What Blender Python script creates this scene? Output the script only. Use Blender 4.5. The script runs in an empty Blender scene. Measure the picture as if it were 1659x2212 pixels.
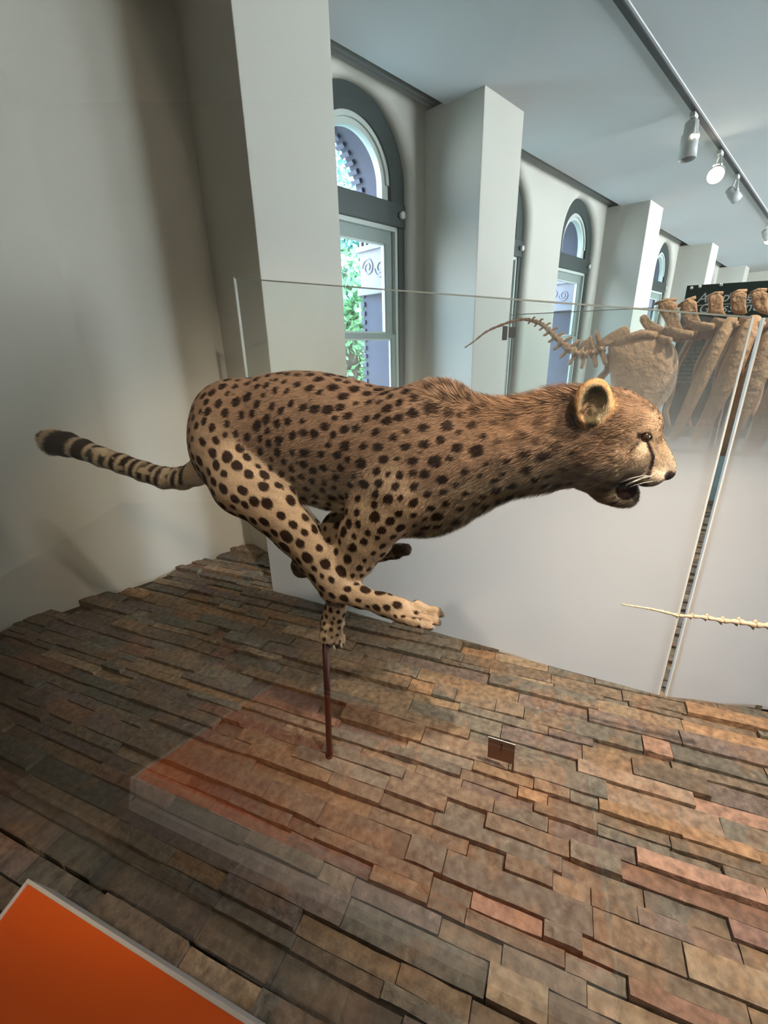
import bpy, bmesh, math, random
import numpy as np
from mathutils import Vector, Matrix, noise, kdtree
from mathutils.geometry import tessellate_polygon

# ------------------------------------------------------------------ camera
SC = bpy.context.scene
COL = SC.collection
W, Hh, F = 1659.0, 2212.0, 937.0
CX, CY = 829.5, 1106.0
CAM = np.array([0.0, 0.0, 1.25])
# rows: world X, Y, Z expressed in camera axes (right, down, forward)
RM = np.array([[0.70825413, -0.26145358, 0.65575766],
               [-0.70559751, -0.23250698, 0.66938229],
               [-0.02254416, -0.93679375, -0.34915503]])
cam_d = bpy.data.cameras.new('camera')
cam = bpy.data.objects.new('camera', cam_d)
COL.objects.link(cam)
cam_d.sensor_fit = 'VERTICAL'
cam_d.sensor_height = 36.0
cam_d.lens = F * 36.0 / Hh
cam_d.clip_start = 0.02
cam_d.clip_end = 200
M = Matrix.Identity(4)
for i in range(3):
    M[i][0] = RM[i][0]; M[i][1] = -RM[i][1]; M[i][2] = -RM[i][2]; M[i][3] = CAM[i]
cam.matrix_world = M
SC.camera = cam
SC.view_settings.view_transform = 'Standard'
SC.view_settings.look = 'None'
SC.view_settings.exposure = 0.0
SC.view_settings.gamma = 1.0
SC.cycles.use_denoising = True
SC.cycles.max_bounces = 8
SC.cycles.diffuse_bounces = 4
SC.cycles.glossy_bounces = 3
SC.cycles.transmission_bounces = 4
SC.cycles.transparent_max_bounces = 16
SC.cycles.sample_clamp_indirect = 3.0
SC.cycles.caustics_reflective = False
SC.cycles.caustics_refractive = False


def ray(px, py):
    return RM @ np.array([px - CX, py - CY, F])


def onplane(px, py, nv, dist):
    """point where the sight line meets the plane nv.(p - cam) = dist"""
    d = ray(px, py)
    return CAM + d * (dist / float(np.dot(nv, d)))


def depth_of(p):
    return float((np.asarray(p) - CAM) @ RM[:, 2])


# directions: HD = cheetah / showcase direction, NV = away from the visitor
HD = np.array([0.39756554, -0.91757378, 0.0])
NV = np.array([0.91757378, 0.39756554, 0.0])
UP = np.array([0, 0, 1.0])
YW = 2.664      # window wall
YP = 2.148      # pier fronts
ZC = 2.912      # ceiling

# ------------------------------------------------------------------ world
wd = bpy.data.worlds.new('sky'); SC.world = wd; wd.use_nodes = True
nt = wd.node_tree; nt.nodes.clear()
out = nt.nodes.new('ShaderNodeOutputWorld'); bg = nt.nodes.new('ShaderNodeBackground')
tc = nt.nodes.new('ShaderNodeTexCoord'); sx = nt.nodes.new('ShaderNodeSeparateXYZ')
rp = nt.nodes.new('ShaderNodeValToRGB')
rp.color_ramp.elements[0].position = 0.0; rp.color_ramp.elements[0].color = (0.80, 0.92, 1.0, 1)
rp.color_ramp.elements[1].position = 0.7; rp.color_ramp.elements[1].color = (0.36, 0.60, 1.0, 1)
nt.links.new(tc.outputs['Generated'], sx.inputs[0]); nt.links.new(sx.outputs['Z'], rp.inputs[0])
nt.links.new(rp.outputs[0], bg.inputs['Color']); nt.links.new(bg.outputs[0], out.inputs[0])
bg.inputs['Strength'].default_value = 26.0


def light(name, kind, loc, energy, color=(1, 1, 1), target=None, size=0.1, **kw):
    l = bpy.data.lights.new(name, kind); l.energy = energy; l.color = color
    if kind == 'AREA':
        l.shape = 'RECTANGLE'; l.size = size; l.size_y = kw.get('size_y', size)
    elif kind == 'SPOT':
        l.shadow_soft_size = size
        l.spot_size = math.radians(kw.get('angle', 60)); l.spot_blend = kw.get('blend', 0.3)
    elif kind == 'SUN':
        l.angle = math.radians(1.0)
    else:
        l.shadow_soft_size = size
    o = bpy.data.objects.new(name, l); COL.objects.link(o); o.location = loc
    if target is not None:
        d = Vector(target) - Vector(loc)
        o.rotation_euler = d.to_track_quat('-Z', 'Y').to_euler()
    return o


light('sun', 'SUN', (0, 10, 10), 10.0, (1, 0.95, 0.85), target=(-6, 22, -3))
WX = [2.486, 4.36, 6.16, 8.0, 9.8, 11.7, 13.5]      # window centres
for k, x in enumerate(WX):                             # sky portals in the window openings
    p = light('window_portal', 'AREA', (x, YW + 0.62, 1.35), 1.0, size=1.1, size_y=2.9, target=(x, YW, 1.35))
    p.data.cycles.is_portal = True
# added daylight fill at made-up window openings in the unseen opposite wall
FILL_X = [5.5, 8.0, 10.5, 13.0]
for x in FILL_X:
    light('added_daylight_fill', 'AREA', (x, -5.25, 1.7), 105, (0.86, 0.93, 1.0), target=(x, 0, 3.4), size=1.6, size_y=2.2)


# ------------------------------------------------------------------ materials
def nodes(name):
    m = bpy.data.materials.new(name); m.use_nodes = True
    n = m.node_tree; n.nodes.clear()
    o = n.nodes.new('ShaderNodeOutputMaterial')
    return m, n, o


def mat(name, color, rough=0.6, metal=0.0, spec=0.5, noise_scale=0, noise_amt=0.08, bump=0.0, bump_scale=50, bump_dist=0.004, emit=None, estr=0, sheen=0):
    m, n, o = nodes(name)
    b = n.nodes.new('ShaderNodeBsdfPrincipled')
    b.inputs['Base Color'].default_value = (*color, 1)
    b.inputs['Roughness'].default_value = rough
    b.inputs['Metallic'].default_value = metal
    b.inputs['Specular IOR Level'].default_value = spec
    if sheen: b.inputs['Sheen Weight'].default_value = sheen
    if emit:
        b.inputs['Emission Color'].default_value = (*emit, 1); b.inputs['Emission Strength'].default_value = estr
    t = n.nodes.new('ShaderNodeTexCoord')
    if noise_scale:
        nz = n.nodes.new('ShaderNodeTexNoise'); nz.inputs['Scale'].default_value = noise_scale; nz.inputs['Detail'].default_value = 5
        n.links.new(t.outputs['Object'], nz.inputs['Vector'])
        mx = n.nodes.new('ShaderNodeMix'); mx.data_type = 'RGBA'
        mx.inputs['A'].default_value = (*[c * (1 - noise_amt) for c in color], 1)
        mx.inputs['B'].default_value = (*[min(1, c * (1 + noise_amt)) for c in color], 1)
        n.links.new(nz.outputs['Fac'], mx.inputs['Factor']); n.links.new(mx.outputs['Result'], b.inputs['Base Color'])
    if bump:
        nb = n.nodes.new('ShaderNodeTexNoise'); nb.inputs['Scale'].default_value = bump_scale; nb.inputs['Detail'].default_value = 4
        n.links.new(t.outputs['Object'], nb.inputs['Vector'])
        bp = n.nodes.new('ShaderNodeBump'); bp.inputs['Strength'].default_value = bump; bp.inputs['Distance'].default_value = bump_dist
        n.links.new(nb.outputs['Fac'], bp.inputs['Height']); n.links.new(bp.outputs[0], b.inputs['Normal'])
    n.links.new(b.outputs[0], o.inputs[0])
    return m


def glass_mat(name, tint=(0.97, 0.99, 0.98), gain=1.0):
    """thin sheet of clear glass: see-through, Schlick reflection on either side"""
    m, n, o = nodes(name)
    tr = n.nodes.new('ShaderNodeBsdfTransparent'); tr.inputs[0].default_value = (*tint, 1)
    gl = n.nodes.new('ShaderNodeBsdfGlossy'); gl.inputs['Roughness'].default_value = 0.0
    ge = n.nodes.new('ShaderNodeNewGeometry')
    dp = n.nodes.new('ShaderNodeVectorMath'); dp.operation = 'DOT_PRODUCT'
    n.links.new(ge.outputs['Incoming'], dp.inputs[0]); n.links.new(ge.outputs['Normal'], dp.inputs[1])
    ab = n.nodes.new('ShaderNodeMath'); ab.operation = 'ABSOLUTE'; n.links.new(dp.outputs['Value'], ab.inputs[0])
    om = n.nodes.new('ShaderNodeMath'); om.operation = 'SUBTRACT'; om.inputs[0].default_value = 1.0; n.links.new(ab.outputs[0], om.inputs[1])
    pw = n.nodes.new('ShaderNodeMath'); pw.operation = 'POWER'; pw.inputs[1].default_value = 5.0; n.links.new(om.outputs[0], pw.inputs[0])
    ma = n.nodes.new('ShaderNodeMath'); ma.operation = 'MULTIPLY_ADD'; ma.inputs[1].default_value = 0.96 * gain; ma.inputs[2].default_value = 0.04 * gain
    n.links.new(pw.outputs[0], ma.inputs[0])
    mx = n.nodes.new('ShaderNodeMixShader')
    n.links.new(ma.outputs[0], mx.inputs[0]); n.links.new(tr.outputs[0], mx.inputs[1]); n.links.new(gl.outputs[0], mx.inputs[2])
    n.links.new(mx.outputs[0], o.inputs[0])
    return m


def attr_mat(name, attr='col', rough=0.8, spec=0.3, noise_scale=0, noise_amt=0.2, bump=0, bump_scale=60, bump_dist=0.004, sheen=0, stone=False, detail=6):
    m, n, o = nodes(name)
    b = n.nodes.new('ShaderNodeBsdfPrincipled')
    b.inputs['Roughness'].default_value = rough; b.inputs['Specular IOR Level'].default_value = spec
    if sheen: b.inputs['Sheen Weight'].default_value = sheen
    a = n.nodes.new('ShaderNodeAttribute'); a.attribute_name = attr
    colr = a.outputs['Color']
    t = n.nodes.new('ShaderNodeTexCoord')
    ge = n.nodes.new('ShaderNodeNewGeometry')
    if stone:
        # rust and ochre stains with ragged edges, pale mineral flakes
        n1 = n.nodes.new('ShaderNodeTexNoise'); n1.inputs['Scale'].default_value = 7.0; n1.inputs['Detail'].default_value = 7; n1.inputs['Distortion'].default_value = 1.2
        n.links.new(ge.outputs['Position'], n1.inputs['Vector'])
        r1 = n.nodes.new('ShaderNodeValToRGB'); r1.color_ramp.elements[0].position = 0.54; r1.color_ramp.elements[1].position = 0.60
        r1.color_ramp.elements[0].color = (0, 0, 0, 1); r1.color_ramp.elements[1].color = (0.42, 0.42, 0.42, 1)
        n.links.new(n1.outputs['Fac'], r1.inputs[0])
        mx1 = n.nodes.new('ShaderNodeMix'); mx1.data_type = 'RGBA'; mx1.inputs['B'].default_value = (0.27, 0.155, 0.085, 1)
        n.links.new(r1.outputs[0], mx1.inputs['Factor']); n.links.new(colr, mx1.inputs['A'])
        n2 = n.nodes.new('ShaderNodeTexNoise'); n2.inputs['Scale'].default_value = 23.0; n2.inputs['Detail'].default_value = 8; n2.inputs['Roughness'].default_value = 0.7
        n.links.new(ge.outputs['Position'], n2.inputs['Vector'])
        r2 = n.nodes.new('ShaderNodeValToRGB'); r2.color_ramp.elements[0].position = 0.60; r2.color_ramp.elements[1].position = 0.68
        r2.color_ramp.elements[0].color = (0, 0, 0, 1); r2.color_ramp.elements[1].color = (0.38, 0.38, 0.38, 1)
        n.links.new(n2.outputs['Fac'], r2.inputs[0])
        mx2 = n.nodes.new('ShaderNodeMix'); mx2.data_type = 'RGBA'; mx2.inputs['B'].default_value = (0.46, 0.36, 0.25, 1)
        n.links.new(r2.outputs[0], mx2.inputs['Factor']); n.links.new(mx1.outputs['Result'], mx2.inputs['A'])
        colr = mx2.outputs['Result']
    if noise_scale:
        nz = n.nodes.new('ShaderNodeTexNoise'); nz.inputs['Scale'].default_value = noise_scale; nz.inputs['Detail'].default_value = detail
        n.links.new(ge.outputs['Position'], nz.inputs['Vector'])
        mr = n.nodes.new('ShaderNodeMapRange'); mr.inputs['From Min'].default_value = 0.3; mr.inputs['From Max'].default_value = 0.7
        mr.inputs['To Min'].default_value = 1 - noise_amt; mr.inputs['To Max'].default_value = 1 + noise_amt
        n.links.new(nz.outputs['Fac'], mr.inputs['Value'])
        ml = n.nodes.new('ShaderNodeVectorMath'); ml.operation = 'SCALE'
        n.links.new(colr, ml.inputs[0]); n.links.new(mr.outputs[0], ml.inputs['Scale'])
        colr = ml.outputs[0]
    n.links.new(colr, b.inputs['Base Color'])
    if bump:
        nb = n.nodes.new('ShaderNodeTexNoise'); nb.inputs['Scale'].default_value = bump_scale; nb.inputs['Detail'].default_value = 5; nb.inputs['Roughness'].default_value = 0.6
        n.links.new(ge.outputs['Position'], nb.inputs['Vector'])
        bp = n.nodes.new('ShaderNodeBump'); bp.inputs['Strength'].default_value = bump; bp.inputs['Distance'].default_value = bump_dist
        n.links.new(nb.outputs['Fac'], bp.inputs['Height']); n.links.new(bp.outputs[0], b.inputs['Normal'])
    n.links.new(b.outputs[0], o.inputs[0])
    return m


M_WALL = mat('warm_white_plaster', (0.68, 0.655, 0.575), 0.85, noise_scale=2.0, noise_amt=0.03, bump=0.15, bump_scale=180)
M_PIER = mat('pier_plaster', (0.68, 0.655, 0.575), 0.85, noise_scale=2.0, noise_amt=0.03)
M_CEIL = mat('ceiling_paint', (0.74, 0.76, 0.76), 0.9, noise_scale=0.8, noise_amt=0.02)
M_DARKF = mat('dark_green_window_paint', (0.035, 0.05, 0.045), 0.45)
M_SASH = mat('grey_green_sash_paint', (0.30, 0.36, 0.33), 0.4)
M_SASHL = mat('pale_sash_paint', (0.62, 0.68, 0.62), 0.4)
M_PANE = glass_mat('window_glass', (0.92, 0.96, 1.0))
M_GLASS = glass_mat('showcase_glass', (0.96, 0.965, 0.955), 1.9)
M_CLEAR = glass_mat('barrier_glass', (0.96, 0.985, 0.975))
M_BACK = mat('gallery_dark_wall', (0.30, 0.28, 0.25), 0.9)
M_GFLOOR = mat('gallery_floor', (0.16, 0.13, 0.10), 0.5, noise_scale=4, noise_amt=0.2)
M_STONE = attr_mat('ledgestone', 'col', 0.70, 0.4, noise_scale=48, noise_amt=0.42, bump=1.0, bump_scale=38, bump_dist=0.010, stone=True)
M_BASE = mat('mortar_bed', (0.07, 0.055, 0.04), 0.95)
M_FUR = attr_mat('cheetah_skin', 'col', 0.85, 0.15, noise_scale=240, noise_amt=0.16, bump=0.5, bump_scale=300, bump_dist=0.003)
M_HAIR = attr_mat('cheetah_fur', 'col', 0.75, 0.12)
M_STEEL = mat('dark_red_brown_steel', (0.050, 0.010, 0.006), 0.45, 0.3)


# ------------------------------------------------------------------ helpers
def tag(o, label=None, cat=None, group=None, kind=None):
    if label: o['label'] = label
    if cat: o['category'] = cat
    if group: o['group'] = group
    if kind: o['kind'] = kind
    return o


def empty(name, loc=(0, 0, 0), rz=0.0):
    o = bpy.data.objects.new(name, None); COL.objects.link(o)
    o.location = loc; o.rotation_euler = (0, 0, rz); o.empty_display_size = 0.1
    return o


def link(name, me, material=None, parent=None, smooth=False):
    if material: me.materials.append(material)
    if smooth:
        me.polygons.foreach_set('use_smooth', [True] * len(me.polygons))
    o = bpy.data.objects.new(name, me); COL.objects.link(o)
    if parent is not None: o.parent = parent
    return o


def from_bm(name, bm, material=None, parent=None, smooth=False):
    me = bpy.data.meshes.new(name); bm.normal_update(); bm.to_mesh(me); bm.free()
    return link(name, me, material, parent, smooth)


def bm_box(bm, lo, hi, mtx=None, bevel=0.0):
    r = bmesh.ops.create_cube(bm, size=1.0)
    vs = r['verts']
    for v in vs:
        v.co = Vector([lo[i] + (v.co[i] + 0.5) * (hi[i] - lo[i]) for i in range(3)])
    if bevel:
        es = list({e for v in vs for e in v.link_edges})
        rr = bmesh.ops.bevel(bm, geom=es, offset=bevel, segments=2, affect='EDGES', profile=0.5)
        vs = list({v for f in rr['faces'] for v in f.verts} | {v for v in vs if v.is_valid})
    if mtx is not None:
        for v in vs: v.co = mtx @ v.co
    return vs


def box(name, lo, hi, material, parent=None, mtx=None, bevel=0.0):
    bm = bmesh.new(); bm_box(bm, lo, hi, mtx, bevel)
    return from_bm(name, bm, material, parent)


def bm_tube(bm, pts, radii, seg=12, cap=True, flat=1.0):
    """tube through pts with a radius at each; flat squashes the section in its second axis"""
    pts = [Vector(p) for p in pts]
    rings = []
    up = None
    for i, p in enumerate(pts):
        a = pts[max(0, i - 1)]; b = pts[min(len(pts) - 1, i + 1)]
        d = (b - a).normalized()
        if up is None:
            up = Vector((0, 0, 1)) if abs(d.z) < 0.9 else Vector((1, 0, 0))
        u = d.cross(up).normalized(); v = u.cross(d).normalized(); up = v
        r = radii[i] if hasattr(radii, '__len__') else radii
        rings.append([bm.verts.new(p + u * math.cos(2 * math.pi * k / seg) * r * flat + v * math.sin(2 * math.pi * k / seg) * r) for k in range(seg)])
    for a, b in zip(rings, rings[1:]):
        for k in range(seg):
            bm.faces.new((a[k], a[(k + 1) % seg], b[(k + 1) % seg], b[k]))
    if cap:
        bm.faces.new(rings[0][::-1]); bm.faces.new(rings[-1])


def tube(name, pts, radii, material, parent=None, seg=12, smooth=True, flat=1.0):
    bm = bmesh.new(); bm_tube(bm, pts, radii, seg, True, flat)
    return from_bm(name, bm, material, parent, smooth)


def copy_tree(o, parent=None):
    c = o.copy(); COL.objects.link(c); c.parent = parent
    for ch in list(o.children): copy_tree(ch, c)
    return c


# ------------------------------------------------------------------ window wall
XR0, XR1 = -3.2, 15.6
ZF = -0.42                                    # gallery floor level
ZT = 3.10
WHALF, SPR, SILL = 0.50, 2.42, 0.20
BN = 0.065                                    # bullnose radius


def arch_outline(cx, r, z0, zb, nseg=28):
    pts = [(cx - r, zb)]
    for k in range(nseg + 1):
        a = math.pi - math.pi * k / nseg
        pts.append((cx + r * math.cos(a), z0 + r * math.sin(a)))
    pts.append((cx + r, zb))
    return pts


def wall_with_arches(name, y, x0, x1, z0, z1, holes):
    outer = [Vector((x0, z0, 0)), Vector((x1, z0, 0)), Vector((x1, z1, 0)), Vector((x0, z1, 0))]
    polys = [outer] + [[Vector((p[0], p[1], 0)) for p in h] for h in holes]
    flat = [v for p in polys for v in p]
    tris = tessellate_polygon(polys)
    bm = bmesh.new()
    vs = [bm.verts.new((v.x, y, v.y)) for v in flat]
    for t in tris:
        try: bm.faces.new([vs[i] for i in t])
        except ValueError: pass
    return bm


bm = wall_with_arches('wall_left', YW, XR0, XR1, ZF, ZT, [arch_outline(x, WHALF + BN, SPR, SILL - BN) for x in WX])
for x in WX:                                  # rounded reveals
    prof = [(WHALF + BN - BN * math.sin(a), YW + BN * (1 - math.cos(a)) ) for a in [math.pi / 2 * k / 6 for k in range(7)]]
    prof.append((WHALF, YW + 0.12))
    rings = []
    for off, y in prof:
        rings.append([bm.verts.new((p[0], y, p[1])) for p in arch_outline(x, off, SPR, SILL - (off - WHALF))])
    for a, b in zip(rings, rings[1:]):
        n_ = len(a)
        for k in range(n_): bm.faces.new((a[k], a[(k + 1) % n_], b[(k + 1) % n_], b[k]))
wl = from_bm('wall_left', bm, M_WALL); tag(wl, kind='structure')
for p in wl.data.polygons: p.use_smooth = abs(p.normal.y) < 0.999

# cornice moulding on the window wall, under the ceiling pocket
bm = bmesh.new()
cor = [(YW, 2.962), (YW - 0.008, 2.965), (YW - 0.014, 2.975), (YW - 0.014, 2.985), (YW - 0.022, 2.992), (YW - 0.022, 3.002), (YW, 3.010), (YW, 3.012)]
ra = [bm.verts.new((XR0, y, z)) for y, z in cor]; rb = [bm.verts.new((XR1, y, z)) for y, z in cor]
for k in range(len(cor)): bm.faces.new((ra[k], ra[(k + 1) % len(cor)], rb[(k + 1) % len(cor)], rb[k]))
bm.faces.new(ra); bm.faces.new(rb[::-1])
tag(from_bm('trim_1', bm, M_CEIL), kind='structure')

# piers
PIERS = [(1.286, 1.815), (3.156, 3.688), (6.83, 7.37), (10.43, 10.97), (14.1, 14.64)]
for k, (a, b) in enumerate(PIERS):
    o = box('wall_pier', (a, YP, -0.03 if k == 0 else ZF), (b, YW + 0.01, ZC + 0.02), M_PIER, bevel=0.004)
    o.name = 'wall_pier_%d' % (k + 1); tag(o, kind='structure')

# ceiling slab with the soffit edge before the pocket, pocket top
bm = bmesh.new()
YS = 2.484
bm_box(bm, (XR0, -5.3, ZC), (XR1, YS, ZC + 0.30))
tag(from_bm('ceiling', bm, M_CEIL), kind='structure')
tag(box('ceiling_pocket', (XR0, YS - 0.02, ZT), (XR1, YW + 0.6, ZT + 0.15), M_CEIL), kind='structure')

# remaining shell
tag(box('floor_gallery', (XR0, -5.3, ZF - 0.1), (XR1, YW + 0.1, ZF), M_GFLOOR), kind='structure')
tag(box('wall_end', (XR1, -5.3, ZF), (XR1 + 0.1, YW + 0.6, ZT), M_WALL), kind='structure')
tag(box('wall_back', (XR0 - 0.1, -5.3, ZF), (XR0, YW + 0.6, ZT), M_BACK), kind='structure')
outer = [Vector((XR0, ZF, 0)), Vector((XR1, ZF, 0)), Vector((XR1, ZT, 0)), Vector((XR0, ZT, 0))]
holes = [[Vector((x - 0.85, 0.75, 0)), Vector((x - 0.85, 2.6, 0)), Vector((x + 0.85, 2.6, 0)), Vector((x + 0.85, 0.75, 0))] for x in FILL_X]  # openings made up to let the added fill in
flat = [v for p in [outer] + holes for v in p]
bm = bmesh.new(); vs = [bm.verts.new((v.x, -5.1, v.y)) for v in flat]
for t in tessellate_polygon([outer] + holes): bm.faces.new([vs[i] for i in t])
tag(from_bm('wall_right', bm, M_BACK), kind='structure')


# ------------------------------------------------------------------ windows
def ring_bm(bm, r0, r1, z0, ya, yb, a0=0, a1=math.pi, nseg=28):
    pts = []
    for k in range(nseg + 1):
        a = a0 + (a1 - a0) * k / nseg
        c, s = math.cos(a), math.sin(a)
        pts.append([bm.verts.new((r * c, y, z0 + r * s)) for r, y in ((r0, ya), (r1, ya), (r1, yb), (r0, yb))])
    for a, b in zip(pts, pts[1:]):
        for k in range(4): bm.faces.new((a[k], a[(k + 1) % 4], b[(k + 1) % 4], b[k]))
    bm.faces.new(pts[0]); bm.faces.new(pts[-1][::-1])


def make_window():
    root = empty('window_1', (0, 0, 0)); tag(root, kind='structure')
    y0 = YW + 0.075
    bm = bmesh.new()                                   # dark arched frame
    ring_bm(bm, 0.355, 0.515, SPR, y0, y0 + 0.09)
    for s in (-1, 1):
        bm_box(bm, (min(s * 0.355, s * 0.515), y0, 2.16), (max(s * 0.355, s * 0.515), y0 + 0.09, SPR))
        bm_box(bm, (min(s * 0.435, s * 0.515), y0, SILL - 0.05), (max(s * 0.435, s * 0.515), y0 + 0.09, 2.16))
    from_bm('frame', bm, M_DARKF, root)
    box('transom', (-0.50, y0 - 0.012, 2.155), (0.50, y0 + 0.10, 2.315), M_DARKF, root, bevel=0.006)
    bm = bmesh.new(); ring_bm(bm, 0.285, 0.356, SPR, y0 + 0.03, y0 + 0.085)
    for s in (-1, 1): bm_box(bm, (min(s * 0.285, s * 0.356), y0 + 0.03, 2.30), (max(s * 0.285, s * 0.356), y0 + 0.085, SPR))
    ring_bm(bm, 0.322, 0.358, SPR, y0 + 0.015, y0 + 0.04)
    from_bm('fanlight_sash', bm, M_SASHL, root)
    bm = bmesh.new()
    cen = bm.verts.new((0, y0 + 0.06, SPR))
    rr = [bm.verts.new((0.29 * math.cos(math.pi * k / 24), y0 + 0.06, SPR + 0.29 * math.sin(math.pi * k / 24))) for k in range(25)]
    rr = [bm.verts.new((0.29, y0 + 0.06, 2.30))] + rr + [bm.verts.new((-0.29, y0 + 0.06, 2.30))]
    bm.faces.new((cen, rr[-1], rr[0]))
    for a, b in zip(rr, rr[1:]): bm.faces.new((cen, a, b))
    from_bm('pane', bm, M_PANE, root)

    def sash(nm, xo, xi, zlo, zhi, wbot, wtop, ya, yb, m, bead):
        bm = bmesh.new()
        for s in (-1, 1): bm_box(bm, (min(s * xo, s * xi), ya, zlo), (max(s * xo, s * xi), yb, zhi))
        bm_box(bm, (-xi, ya, zlo), (xi, yb, zlo + wbot)); bm_box(bm, (-xi, ya, zhi - wtop), (xi, yb, zhi))
        f = from_bm(nm, bm, m, root)
        bm = bmesh.new(); bw = 0.012
        for s in (-1, 1): bm_box(bm, (min(s * xi, s * (xi - bw)), ya + 0.006, zlo + wbot), (max(s * xi, s * (xi - bw)), yb - 0.004, zhi - wtop))
        bm_box(bm, (-xi, ya + 0.006, zhi - wtop - bw), (xi, yb - 0.004, zhi - wtop)); bm_box(bm, (-xi, ya + 0.006, zlo + wbot), (xi, yb - 0.004, zlo + wbot + bw))
        from_bm('bead', bm, M_SASHL, f)
        bm = bmesh.new(); yy = (ya + yb) / 2 + 0.01
        bm.faces.new([bm.verts.new(p) for p in ((-xi, yy, zlo + wbot), (xi, yy, zlo + wbot), (xi, yy, zhi - wtop), (-xi, yy, zhi - wtop))])
        from_bm('pane', bm, M_PANE, f)
    # stepped stops round the sashes
    bm = bmesh.new()
    for s in (-1, 1):
        bm_box(bm, (min(s * 0.405, s * 0.436), y0 + 0.012, SILL), (max(s * 0.405, s * 0.436), y0 + 0.06, 2.155))
    bm_box(bm, (-0.436, y0 + 0.012, 2.125), (0.436, y0 + 0.06, 2.155))
    from_bm('stop_bead', bm, M_SASHL, root)
    sash('upper_sash', 0.41, 0.325, 1.335, 2.125, 0.05, 0.085, y0 + 0.045, y0 + 0.085, M_SASH, True)
    sash('lower_sash', 0.41, 0.355, SILL, 1.375, 0.07, 0.035, y0 + 0.005 + 0.015, y0 + 0.045, M_SASH, True)
    box('sill', (-0.52, YW - 0.03, SILL - 0.06), (0.52, y0 + 0.12, SILL), M_SASHL, root, bevel=0.006)
    bm = bmesh.new()                                    # round white sensor knob on the transom
    mtx = Matrix.Translation((0.445, y0 - 0.03, 2.235)) @ Matrix.Rotation(math.pi / 2, 4, 'X')
    bmesh.ops.create_cone(bm, cap_ends=True, segments=20, radius1=0.022, radius2=0.026, depth=0.03, matrix=mtx)
    from_bm('knob', bm, mat('white_knob', (0.75, 0.75, 0.72), 0.35), root, True)
    return root


win = make_window()
M_BRICK = mat('shaded_brick', (0.060, 0.060, 0.082), 0.85, noise_scale=9, noise_amt=0.25, bump=0.3, bump_scale=40)  # blue-violet cast of outdoor shade mixed into the brick colour
M_TERRA = mat('carved_stone', (0.21, 0.19, 0.20), 0.8, noise_scale=14, noise_amt=0.15)
EXY0, EXY1 = YW + 0.20, 3.32


def exterior_reveal(root, full):
    """brick jamb, toothed brick arch and carved impost seen through the window"""
    ro = 0.56
    bm = bmesh.new()
    a = [bm.verts.new((p[0], EXY0, p[1])) for p in arch_outline(0, 0.62, SPR - 0.05, -0.5)]
    b = [bm.verts.new((p[0], EXY1, p[1])) for p in arch_outline(0, ro, SPR - 0.05, -0.5)]
    c = [bm.verts.new((p[0], EXY1, p[1])) for p in arch_outline(0, 0.93, SPR - 0.05, -0.5)]
    for r1, r2 in ((a, b), (b, c)):
        for k in range(len(r1) - 1): bm.faces.new((r1[k], r1[k + 1], r2[k + 1], r2[k]))
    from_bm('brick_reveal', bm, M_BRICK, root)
    if not full: return
    for k in range(12):                                # voussoir teeth along the outer arch edge
        an = math.pi * (k + 0.5) / 26
        if an > math.pi / 2: break
        c_, s_ = math.cos(an), math.sin(an)
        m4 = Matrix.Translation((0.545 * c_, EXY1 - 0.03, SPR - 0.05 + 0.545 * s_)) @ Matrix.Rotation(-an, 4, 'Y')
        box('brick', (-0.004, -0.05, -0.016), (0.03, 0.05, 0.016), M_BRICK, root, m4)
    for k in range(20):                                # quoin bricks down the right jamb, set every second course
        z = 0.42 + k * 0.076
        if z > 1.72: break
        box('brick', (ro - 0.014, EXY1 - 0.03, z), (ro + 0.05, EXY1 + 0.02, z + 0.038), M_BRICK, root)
    # carved impost block with a scroll, fluted band above it
    blk = box('carved_impost', (ro - 0.012, EXY0 + 0.06, 1.78), (ro + 0.12, EXY1 + 0.01, 2.10), M_TERRA, root)
    box('moulding', (ro - 0.04, EXY0 + 0.05, 1.73), (ro + 0.12, EXY1 + 0.03, 1.79), M_TERRA, blk)
    box('moulding', (ro - 0.04, EXY0 + 0.05, 2.08), (ro + 0.12, EXY1 + 0.03, 2.12), M_TERRA, blk)
    bm = bmesh.new()
    for s, (yc, zc) in enumerate(((EXY0 + 0.20, 1.93), (EXY0 + 0.36, 1.95))):
        pts = []
        for t in range(34):
            a_ = t * 0.32 * (1 if s else -1); r_ = 0.075 * (1 - t / 42)
            pts.append((ro - 0.014, yc + r_ * math.cos(a_), zc + r_ * math.sin(a_)))
        bm_tube(bm, pts, 0.009, 6)
    from_bm('scroll', bm, M_TERRA, blk, True)
    bm = bmesh.new()
    for k in range(7): bm_box(bm, (ro - 0.03, EXY0 + 0.06 + k * 0.06, 2.12), (ro + 0.1, EXY0 + 0.09 + k * 0.06, 2.22))
    from_bm('fluting', bm, M_TERRA, blk)


exterior_reveal(win, True)
win.location = (WX[0], 0, 0)
for k, x in enumerate(WX[1:]):
    c = copy_tree(win); c.location = (x, 0, 0); c.name = 'window_%d' % (k + 2)

# ------------------------------------------------------------------ outside: lawn and trees
tag(box('lawn', (-5, 3.6, -1.6), (40, 45, -1.5), mat('grass', (0.20, 0.23, 0.17), 0.9, noise_scale=3, noise_amt=0.4)), kind='structure')
M_LEAF = attr_mat('leaves', 'col', 0.55, 0.4)
M_BARK = mat('bark', (0.10, 0.07, 0.05), 0.9, bump=0.6, bump_scale=20)


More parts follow.
